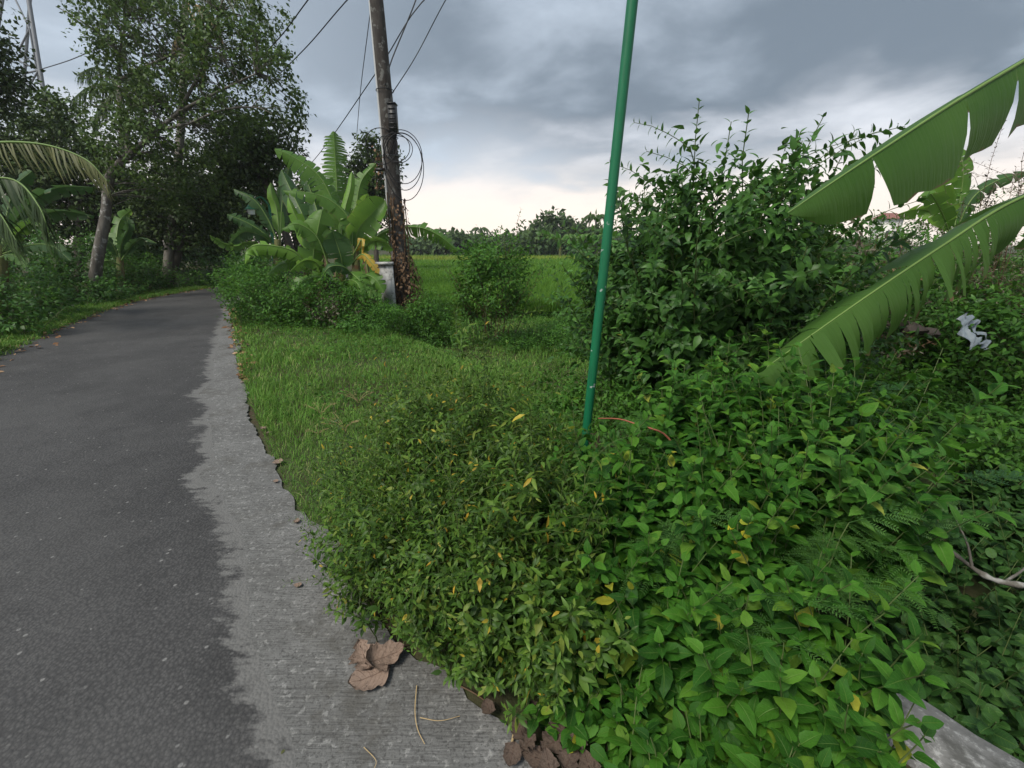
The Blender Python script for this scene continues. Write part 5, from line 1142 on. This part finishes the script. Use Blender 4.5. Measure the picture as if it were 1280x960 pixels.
# ---------------- foreground: broad-leaved weeds in the right foreground
WLAB = 'broad leaved bright green weed massed in the right foreground'
WG = 'broad leaved weeds in the right foreground'
pts = []; r_ = np.random.RandomState(17)
poly = np.array([ground(*p)[:2] for p in [(715, 960), (690, 860), (700, 760), (720, 680), (760, 620), (840, 590), (960, 570), (1050, 590), (1075, 670), (1095, 760), (1100, 850), (1090, 1000), (900, 1060)]])
tries = poly.min(0) + (poly.max(0) - poly.min(0)) * r_.rand(6000, 2); tries = tries[inside(poly, tries)]
for q in tries:
    if all(math.hypot(q[0] - p[0], q[1] - p[1]) > 0.175 for p in pts): pts.append(q)
    if len(pts) > 62: break
for n_, q in enumerate(pts):
    dcam = math.hypot(q[0], q[1]); s = (q[0] - WALLP[0]) * WS[0] + (q[1] - WALLP[1]) * WS[1]
    if s > -0.27 and q[1] < 1.6: continue
    h = float(np.clip(0.25 + 0.50 * (dcam - 1.05), 0.22, 0.95)) * (.85 + .3 * r_.rand())
    kind = n_ % 11 == 4 and dcam > 1.5
    broad_weed(q[0], q[1], h * (.72 + .62 * r_.rand()) * (.74 if q[1] > 2.15 else 1) * (.62 if q[0] < .85 and q[1] > 1.75 else 1), 800 + n_, WLAB, WG, L=(.066 + .038 * r_.rand()) * (1.0 if dcam < 1.8 else 1.1), stems=9 if not kind else 6, lean=.45, gap=.055, mat='broadlight' if kind else 'broad', key='light' if kind else 'near', tpls=SERR if kind else NEAR, z=float(H(min(q[0], 9), q[1])) if s < -.02 else 0)
# singled-out plants at the edge
q = ground(690, 905); broad_weed(q[0], q[1], .17, 880, 'small pale green serrated weed at the concrete by dry leaves', None, L=.075, stems=3, lean=.35, fill=0)
q = ground(655, 842); broad_weed(q[0] - .02, q[1] - .05, .20, 881, 'single light green sprig poking from the small leaved bush', None, L=.075, stems=1, lean=.2, fill=0)
# yellow variegated sprig
q = at(920, 690, 1.75); t = thing('yellow_sprig', 'sprig with bright yellow leaves amid the green weeds', 'weed', (q[0], q[1] + .05, .1))
g = Geo(); tube(g, bez([(q[0], q[1] + .05, .1), q, at(922, 655, 1.72)], 8), .003, 4); g.build('stem', M['stem'], t, True)
LM['yel'] = [tpl_mesh('leaf', NEAR[0], leaf_mat('yellow_leaf', [(0, (.30, .34, .03)), (1, (.52, .46, .03))], .5, .3, .3, True))]
leaf_objects(t, LM['yel'], np.array([at(916, 656, 1.70), at(924, 652, 1.71), at(926, 664, 1.7), at(920, 668, 1.7), at(985, 655, 1.74)]), unit(np.array([(-.5, -.5, .1), (.6, -.4, .3), (.5, -.6, -.2), (-.2, -.6, -.5), (.5, -.5, .1)])), np.tile((0, -.5, .8), (5, 1)), np.array([.04, .05, .05, .04, .04]))
# rounder dark leaves down in the hollow
for n_, (x, y, dd, zb, h) in enumerate([(1215, 800, 1.9, -.75, .55), (1270, 790, 1.9, -.75, .6), (1240, 860, 1.75, -.8, .5), (1290, 860, 1.7, -.8, .55), (1200, 720, 2.3, -.7, .5), (1260, 700, 2.3, -.7, .55), (1310, 740, 2.1, -.7, .7), (1190, 640, 2.7, -.5, .6), (1240, 630, 2.8, -.5, .7), (1290, 630, 2.7, -.5, .7), (1160, 700, 2.4, -.7, .65), (1170, 770, 2.1, -.8, .6), (1330, 680, 2.4, -.6, .7), (1150, 620, 2.9, -.4, .6), (1210, 590, 3.1, -.35, .55), (1270, 590, 3.1, -.35, .6)]):
    q = at(x, y, dd); z = float(H(q[0], q[1])); top = q[2] + .05
    broad_weed(q[0], q[1], max(.35, min(1.0, top - z)), 900 + n_, 'dark round leaved weed growing in the shady hollow', 'round leaved weeds in the hollow', L=.085, stems=7, lean=.55, mat='round', tpls=ROUND, key='round', gap=.07, z=z)
# feathery plants
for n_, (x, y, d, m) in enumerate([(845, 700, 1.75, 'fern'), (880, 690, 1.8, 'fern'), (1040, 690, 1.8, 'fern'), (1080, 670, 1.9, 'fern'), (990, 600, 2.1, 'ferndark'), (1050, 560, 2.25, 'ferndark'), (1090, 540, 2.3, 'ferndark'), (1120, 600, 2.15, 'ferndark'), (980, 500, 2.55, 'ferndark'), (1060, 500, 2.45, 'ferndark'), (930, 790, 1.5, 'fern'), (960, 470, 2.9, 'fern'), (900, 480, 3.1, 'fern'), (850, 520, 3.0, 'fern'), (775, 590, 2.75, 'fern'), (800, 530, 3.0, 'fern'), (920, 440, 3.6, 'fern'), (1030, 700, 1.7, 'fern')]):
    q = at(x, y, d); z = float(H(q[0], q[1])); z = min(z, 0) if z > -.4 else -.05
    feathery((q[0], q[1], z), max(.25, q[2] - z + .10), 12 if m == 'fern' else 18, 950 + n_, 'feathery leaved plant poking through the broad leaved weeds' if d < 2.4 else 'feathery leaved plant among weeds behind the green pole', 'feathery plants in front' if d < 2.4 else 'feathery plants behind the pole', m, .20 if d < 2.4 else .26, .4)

# ---------------- culvert wall, dead branch, red twig, plastic sheet, rubble
w0 = np.array((1.47, 1.14, 0)); al = np.array((-.565, .825, 0)); ac = np.array((.825, .565, 0))
t = thing('culvert_wall', 'weathered grey concrete culvert wall at the bottom right corner', 'wall', w0)
Mw = np.array([al, ac, (0, 0, 1.0)]).T
r_ = np.random.RandomState(31); g = Geo(); n = 40; L_ = np.linspace(-2.2, 1.6, n); prof = [(-.30, -1.15), (-.30, -.012), (-.288, .0), (-.012, .0), (0, -.012), (0, -1.15)]
V = np.array([[w0 + al * l + ac * (a + .003 * r_.randn()) + np.array((0, 0, z + .003 * r_.randn())) for a, z in prof] for l in L_]).reshape(-1, 3); k = np.arange(n * 6).reshape(n, 6)
g.add(V, np.stack([k[:-1, :-1], k[:-1, 1:], k[1:, 1:], k[1:, :-1]], -1).reshape(-1, 4)); g.build('wall_body', M['wallconc'], t, False)
bb = [at(1165, 672, 2.2), at(1190, 690, 2.1), at(1225, 716, 2.0), at(1255, 728, 1.95), at(1300, 732, 1.9), at(1350, 720, 1.85)]
t = thing('dead_branch', 'bare knobbly dead branch lying across the dark hollow', 'branch', bb[2])
g = Geo(); q = bez(bb, 26); r_ = np.random.RandomState(2); tube(g, q, np.linspace(.009, .015, 26) * (1 + .18 * r_.randn(26)), 8); g.build('branch', M['bark'], t, True)
for (a, b) in (((1255, 728), (1290, 700)), ((1215, 708), (1195, 650)), ((1270, 730), (1300, 745))):
    g = Geo(); tube(g, bez([at(*a, 1.97), at((a[0] + b[0]) / 2 + 4, (a[1] + b[1]) / 2, 2.0), at(*b, 2.05)], 8), np.linspace(.007, .003, 8), 5); g.build('twig', M['bark'], t, True)
tw = [at(748, 523, 2.75), at(775, 524, 2.6), at(800, 532, 2.5), at(828, 541, 2.45), at(845, 560, 2.45)]
g = Geo(); tube(g, bez(tw, 14), np.linspace(.004, .0065, 14), 6); tag(g.build('red_stem', M['redstem'], None, True), 'thin bare reddish stem arching right of the green pole', 'twig')
for (a, b, d) in (((652, 425), (660, 470), 3.9), ((668, 430), (680, 470), 3.9), ((738, 470), (770, 420), 4.2)):
    pass
# crumpled white plastic sheet, folded over and half under the weeds
r_ = np.random.RandomState(12); nx_, ny_ = 26, 20; g = Geo(); c = [at(1184, 404, 4.3), at(1209, 402, 4.32), at(1228, 436, 4.15), at(1200, 442, 4.1)]; V = []
ph = r_.rand(12) * 6.28; kx, ky = r_.uniform(3, 13, 12), r_.uniform(3, 13, 12)
for i in range(ny_):
    for j in range(nx_):
        u, v = j / (nx_ - 1), i / (ny_ - 1); p = (c[0] * (1 - u) + c[1] * u) * (1 - v) + (c[3] * (1 - u) + c[2] * u) * v
        w = sum(abs(math.sin(kx[q] * u + ky[q] * v + ph[q])) ** 1.5 / (2 + q * .5) for q in range(12)); p = p + np.array((0.03 * math.sin(9 * v + 2 * u), -.045 * w, .035 * w + .04 * math.sin(5 * u)))
        V.append(p + r_.randn(3) * .002)
k = np.arange(nx_ * ny_).reshape(ny_, nx_); F = np.stack([k[:-1, :-1], k[:-1, 1:], k[1:, 1:], k[1:, :-1]], -1)
hole = np.array([[((j / 25 - .52) / .27) ** 2 + ((i / 19 - .58) / .26) ** 2 + .3 * math.sin(j * .9) * math.sin(i * 1.3) < 1 for j in range(nx_ - 1)] for i in range(ny_ - 1)])
F = F[~hole]
g.add(V, F); g.add(np.array(V) + np.array((0, .003, -.002)), F[:, ::-1]); tag(g.build('plastic_sheet', M['bag'], None, True), 'crumpled whitish plastic sheet caught in the weeds at right', 'plastic sheet')
for n_, (x, y, s) in enumerate(((1120, 402, .10), (1140, 410, .12), (1160, 416, .09))):
    q = at(x, y, 4.4); bm = bpy.data.meshes.new('rubble'); r_ = np.random.RandomState(n_); v = unit(r_.randn(26, 3)) * (s * (0.7 + .5 * r_.rand(26, 1))); v[:, 2] *= .6
    import bmesh
    b_ = bmesh.new(); [b_.verts.new(p) for p in v]; h_ = bmesh.ops.convex_hull(b_, input=b_.verts); bmesh.ops.delete(b_, geom=[x_ for x_ in h_['geom_interior'] if isinstance(x_, bmesh.types.BMVert)], context='VERTS'); b_.to_mesh(bm); b_.free(); bm.materials.append(M['rock'])
    o = link('rubble_lump', bm); o.location = q; tag(o, 'dark lump of rubble in the weeds left of plastic sheet', 'rubble', 'rubble by the plastic sheet')

# ---------------- dry leaves and twigs on the paving
def dry_leaf_mesh(seed, L, curl):
    r = np.random.RandomState(seed); n, m = 12, 4; V = []; UV = []
    for i in range(n + 1):
        t_ = i / n; w = L * .40 * (math.sin(math.pi * t_ ** .8) ** .75) * (1 + .20 * r.randn()) + .001
        for j in range(-m, m + 1):
            f = j / m; wv = .5 * math.sin(7 * t_ + 3 * f + seed) + .5 * r.randn() * .6
            V.append((f * w * (1 + .06 * r.randn()), (t_ - .5) * L, curl * L * (.20 * f * f + .16 * (2 * t_ - 1) ** 2 + .075 * wv) + .004)); UV.append((.5 + f / 2, t_))
    k = np.arange((n + 1) * (2 * m + 1)).reshape(n + 1, -1); F = np.stack([k[:-1, :-1], k[:-1, 1:], k[1:, 1:], k[1:, :-1]], -1).reshape(-1, 4)
    g = Geo(); g.add(V, F, UV); g.add(np.array(V) - np.array((0, 0, .0012)), F[:, ::-1], UV); return g.mesh('dry_leaf', M['dryleaf'], True)
DL = [dry_leaf_mesh(s, 1.0, c) for s, c in ((1, .34), (2, .5), (3, .25), (4, .6))]
DLR = []
for m_ in DL:
    c_ = m_.copy(); c_.materials.clear(); c_.materials.append(M['rotleaf']); DLR.append(c_)
def dry_leaf(x, y, L, rz, label, group=None, k=0, z=0.0, rx=0, ry=0):
    q = ground(x, y, z); o = link('dry_leaf', (DLR if group and 'rotting' in group else DL)[k % 4]); o.location = (q[0], q[1], z + .002 + L * .03); o.scale = (L, L, L); o.rotation_euler = (rx, ry, rz); tag(o, label, 'leaf', group); return o
dry_leaf(462, 848, .15, 2.0, 'large curled pink brown dead leaf on the concrete edge', None, 0)
dry_leaf(455, 822, .13, .6, 'dark crumpled dead leaf behind the large curled one', None, 1, .012, .2)
dry_leaf(480, 824, .15, -1.0, 'brown dead leaf overlapping the large curled one under the bush', None, 3, .02, -.2, .2)
for k, (x, y, L, a) in enumerate([(650, 912, .10, .4), (690, 930, .12, 2.2), (668, 948, .11, 1.2), (712, 950, .11, -.6), (640, 945, .09, 2.9), (700, 906, .10, 1.7), (735, 958, .11, .2), (672, 890, .09, .9), (610, 885, .07, .3), (660, 930, .08, -.9), (685, 955, .10, .1), (722, 930, .09, 2.6)]):
    dry_leaf(x, y, L * .8, a, 'grey brown rotting leaf in the heap at the bottom edge', 'rotting leaves at the bottom edge', k, .006 + .003 * k)
for k, (x, y, L) in enumerate([(348, 578, .08), (330, 536, .075), (336, 541, .05), (306, 452, .07), (303, 478, .05), (371, 652, .045), (372, 732, .04), (300, 431, .06), (345, 602, .04)]):
    dry_leaf(x, y, L, k * 1.3, 'brown fallen leaf lying where grass meets the concrete', 'fallen leaves along the concrete', k, .004)
g = Geo(); q = ground(351, 943); leaves_into(g, MID, np.array([q]), np.array([(.3, 1, 0.)]), np.array([(0, 0, 1.)]), np.array([.022])); o = g.build('pale_petal', M['palepalm'], None); tag(o, 'tiny pale fallen petal on the asphalt near the bottom', 'petal')
for k, (pts, r0, m, lab) in enumerate([([(521, 858), (519, 890), (522, 912), (531, 932)], .0022, 'straw', 'thin bent straw lying on the concrete below the bush'), ([(525, 898), (550, 903), (575, 896)], .0016, 'straw', 'short forked straw lying beside the bent one'), ([(570, 856), (592, 868), (616, 884)], .0035, 'brownstem', 'brown twig at the foot of the small leaved bush'), ([(645, 906), (640, 930), (634, 946)], .0055, 'straw', 'split pale stick beside the rotting leaf heap'), ([(455, 935), (470, 952), (468, 962)], .0014, 'straw', 'wisp of straw near the bottom on the concrete')]):
    g = Geo(); tube(g, bez([ground(*p) + np.array((0, 0, .004 + .004 * (i % 2))) for i, p in enumerate(pts)], 10), np.linspace(r0, r0 * .6, 10), 5); tag(g.build('twig', M[m], None, True), lab, 'twig')
# leaf litter along both road edges, too many to count
r_ = np.random.RandomState(41); pos = []
for i in range(52, 118):
    for k in range(15): 
        if r_.rand() < .9: pos.append(np.append(centre[i] + cn[i] * (1.46 - abs(r_.randn()) * .16) + r_.randn(2) * .10, .012))
for k in range(170):
    f = r_.rand(); y = 384 + 90 * f ** 1.4; i = np.argmin(abs(np.array([c_[1] for c_ in conc_px]) - y)); x = np.interp(y, [c_[1] for c_ in conc_px][::-1], [c_[0] for c_ in conc_px][::-1]); pos.append(ground(x + r_.randn() * 5 + 2, y, .01))
pos = np.array(pos); n = len(pos); g = Geo(); dv = r_.randn(n, 3); dv[:, 2] *= .15
leaves_into(g, MID, pos, unit(dv), unit(np.array((0, 0, 1.)) + r_.randn(n, 3) * .3), .06 + .08 * r_.rand(n)); g.build('leaf_litter', M['litter'], None, False, 'stuff')
# creeping ground cover in patches over the lawn, too small and many to count
r_ = np.random.RandomState(52); P = verge_poly.min(0) + (verge_poly.max(0) - verge_poly.min(0)) * r_.rand(90000, 2); P = P[inside(verge_poly, P)]
pt_ = np.sin(P[:, 0] * 1.7 + 2 * np.sin(P[:, 1] * .9)) + np.sin(P[:, 1] * 2.3 + 1.5 * np.sin(P[:, 0] * 1.1)) + .35 * (P[:, 1] - 5.5) + r_.randn(len(P)) * .6; P = P[pt_ > .75]; P = P[right_of_concrete(P) > .12]
n = len(P); hz_ = (.02 + .13 * r_.rand(n) ** 1.5) * np.clip((P[:, 1] - 2) / 4, .4, 1.5); g = Geo(); az = r_.rand(n) * 6.28
leaves_into(g, MID, np.column_stack([P, H(P[:, 0], P[:, 1]) + hz_]), np.stack([np.cos(az), np.sin(az), .2 + .4 * r_.randn(n)], 1), unit(np.array((0, 0, 1.)) + r_.randn(n, 3) * .4), .025 + .035 * r_.rand(n)); g.build('ground_cover', M['bank'], None, False, 'stuff')
# seeding crabgrass tufts in the lawn
for k, (x, y, h, n) in enumerate([(432, 540, .17, 9), (402, 520, .13, 7), (448, 505, .16, 7), (388, 615, .11, 8), (398, 545, .10, 6), (372, 440, .12, 6)]):
    b = ground(x, y); r = np.random.RandomState(k); g = Geo()
    for j in range(n):
        az = r.rand() * 6.28; p = stem_path(r, b, h * (.7 + .5 * r.rand()), az, .5 + .6 * r.rand(), 7, .05, .2); tube(g, p, np.linspace(.0022, .0012, 7), 4); e = p[-1]
        for q in range(3):
            a2 = az + (q - 1) * .9; tube(g, [e, e + np.array((math.cos(a2), math.sin(a2), .3)) * h * .25], .0012, 3)
    tag(g.build('crabgrass_tuft', M['straw'] if k != 3 else M['fern'], None, True), 'pale seeding grass tuft standing out of the lawn', 'grass tuft', 'seeding grass tufts')

# ---------------- a label for each of the many alike plants: its row and its place in the row
ORD = 'first second third fourth fifth sixth seventh eighth ninth tenth eleventh twelfth thirteenth fourteenth fifteenth sixteenth seventeenth eighteenth nineteenth twentieth'.split()
def rows(group, base, per, tail='row from front'):
    ob = [o for o in C.objects if o.parent is None and o.get('group') == group]
    ob.sort(key=lambda o: math.hypot(o.location.x, o.location.y))
    nr = max(1, round(len(ob) / per))
    for i in range(nr):
        r = sorted(ob[i * len(ob) // nr:(i + 1) * len(ob) // nr], key=lambda o: o.location.x / max(.3, o.location.y))
        for j, o in enumerate(r):
            o['label'] = '%s, %s from left%s' % (base, ORD[j], (' in the %s %s' % (ORD[i], tail)) if nr > 1 else ' ' + tail)
rows(WG, 'broad leaved weed in right foreground', 7)
rows('small leaved bushes along the concrete edge', 'small leaved yellow flecked bush', 5)
rows('round leaved weeds in the hollow', 'round leaved weed in dark hollow', 5)
rows('feathery plants in front', 'feathery plant among broad leaved weeds', 20, 'in the right foreground')
rows('feathery plants behind the pole', 'feathery plant', 20, 'among the weeds behind the green pole')
rows('creeping weeds round the plastic sheet', 'creeping weed below the plastic sheet', 5)
rows('low weeds between verge and paddy', 'low light green weed before the paddy', 8)
rows('tangled weeds behind the green pole', 'tangled weed behind the green pole', 6)
rows('bushes on the near left bank', 'bright leafy bush on near left bank', 4)
rows('bushes along the far left verge', 'dark leafy bush along far left verge', 6)
rows('bushes at the road bend', 'shaded bush', 20, 'where the road bends out of sight')
rows('bushes below the banana clump', 'leafy bush', 20, 'at the road edge below the banana clump')
rows('trees along the horizon', 'far hazy tree on the horizon', 13, 'line from front')
rows('rotting leaves at the bottom edge', 'rotting grey brown leaf in bottom heap', 4)
rows('fallen leaves along the concrete', 'brown fallen leaf', 20, 'where the grass meets the concrete')
rows('seeding grass tufts', 'pale seeding grass tuft', 20, 'standing out of the lawn')
rows('rubble by the plastic sheet', 'dark lump of rubble', 20, 'beside the plastic sheet')
# ---------------- thin evening haze
g = Geo(); box(g, (0, 195, 20), (1000, 560, 46)); hz = g.build('haze', None, None, False, 'stuff')
hm, ht, hout = newmat('haze_air'); pv = N(ht, 'ShaderNodeVolumePrincipled'); pv.inputs['Color'].default_value = (.86, .90, .95, 1); pv.inputs['Density'].default_value = 0.0006; pv.inputs['Anisotropy'].default_value = 0.2
ht.links.new(pv.outputs[0], hout.inputs['Volume']); hz.data.materials.append(hm)
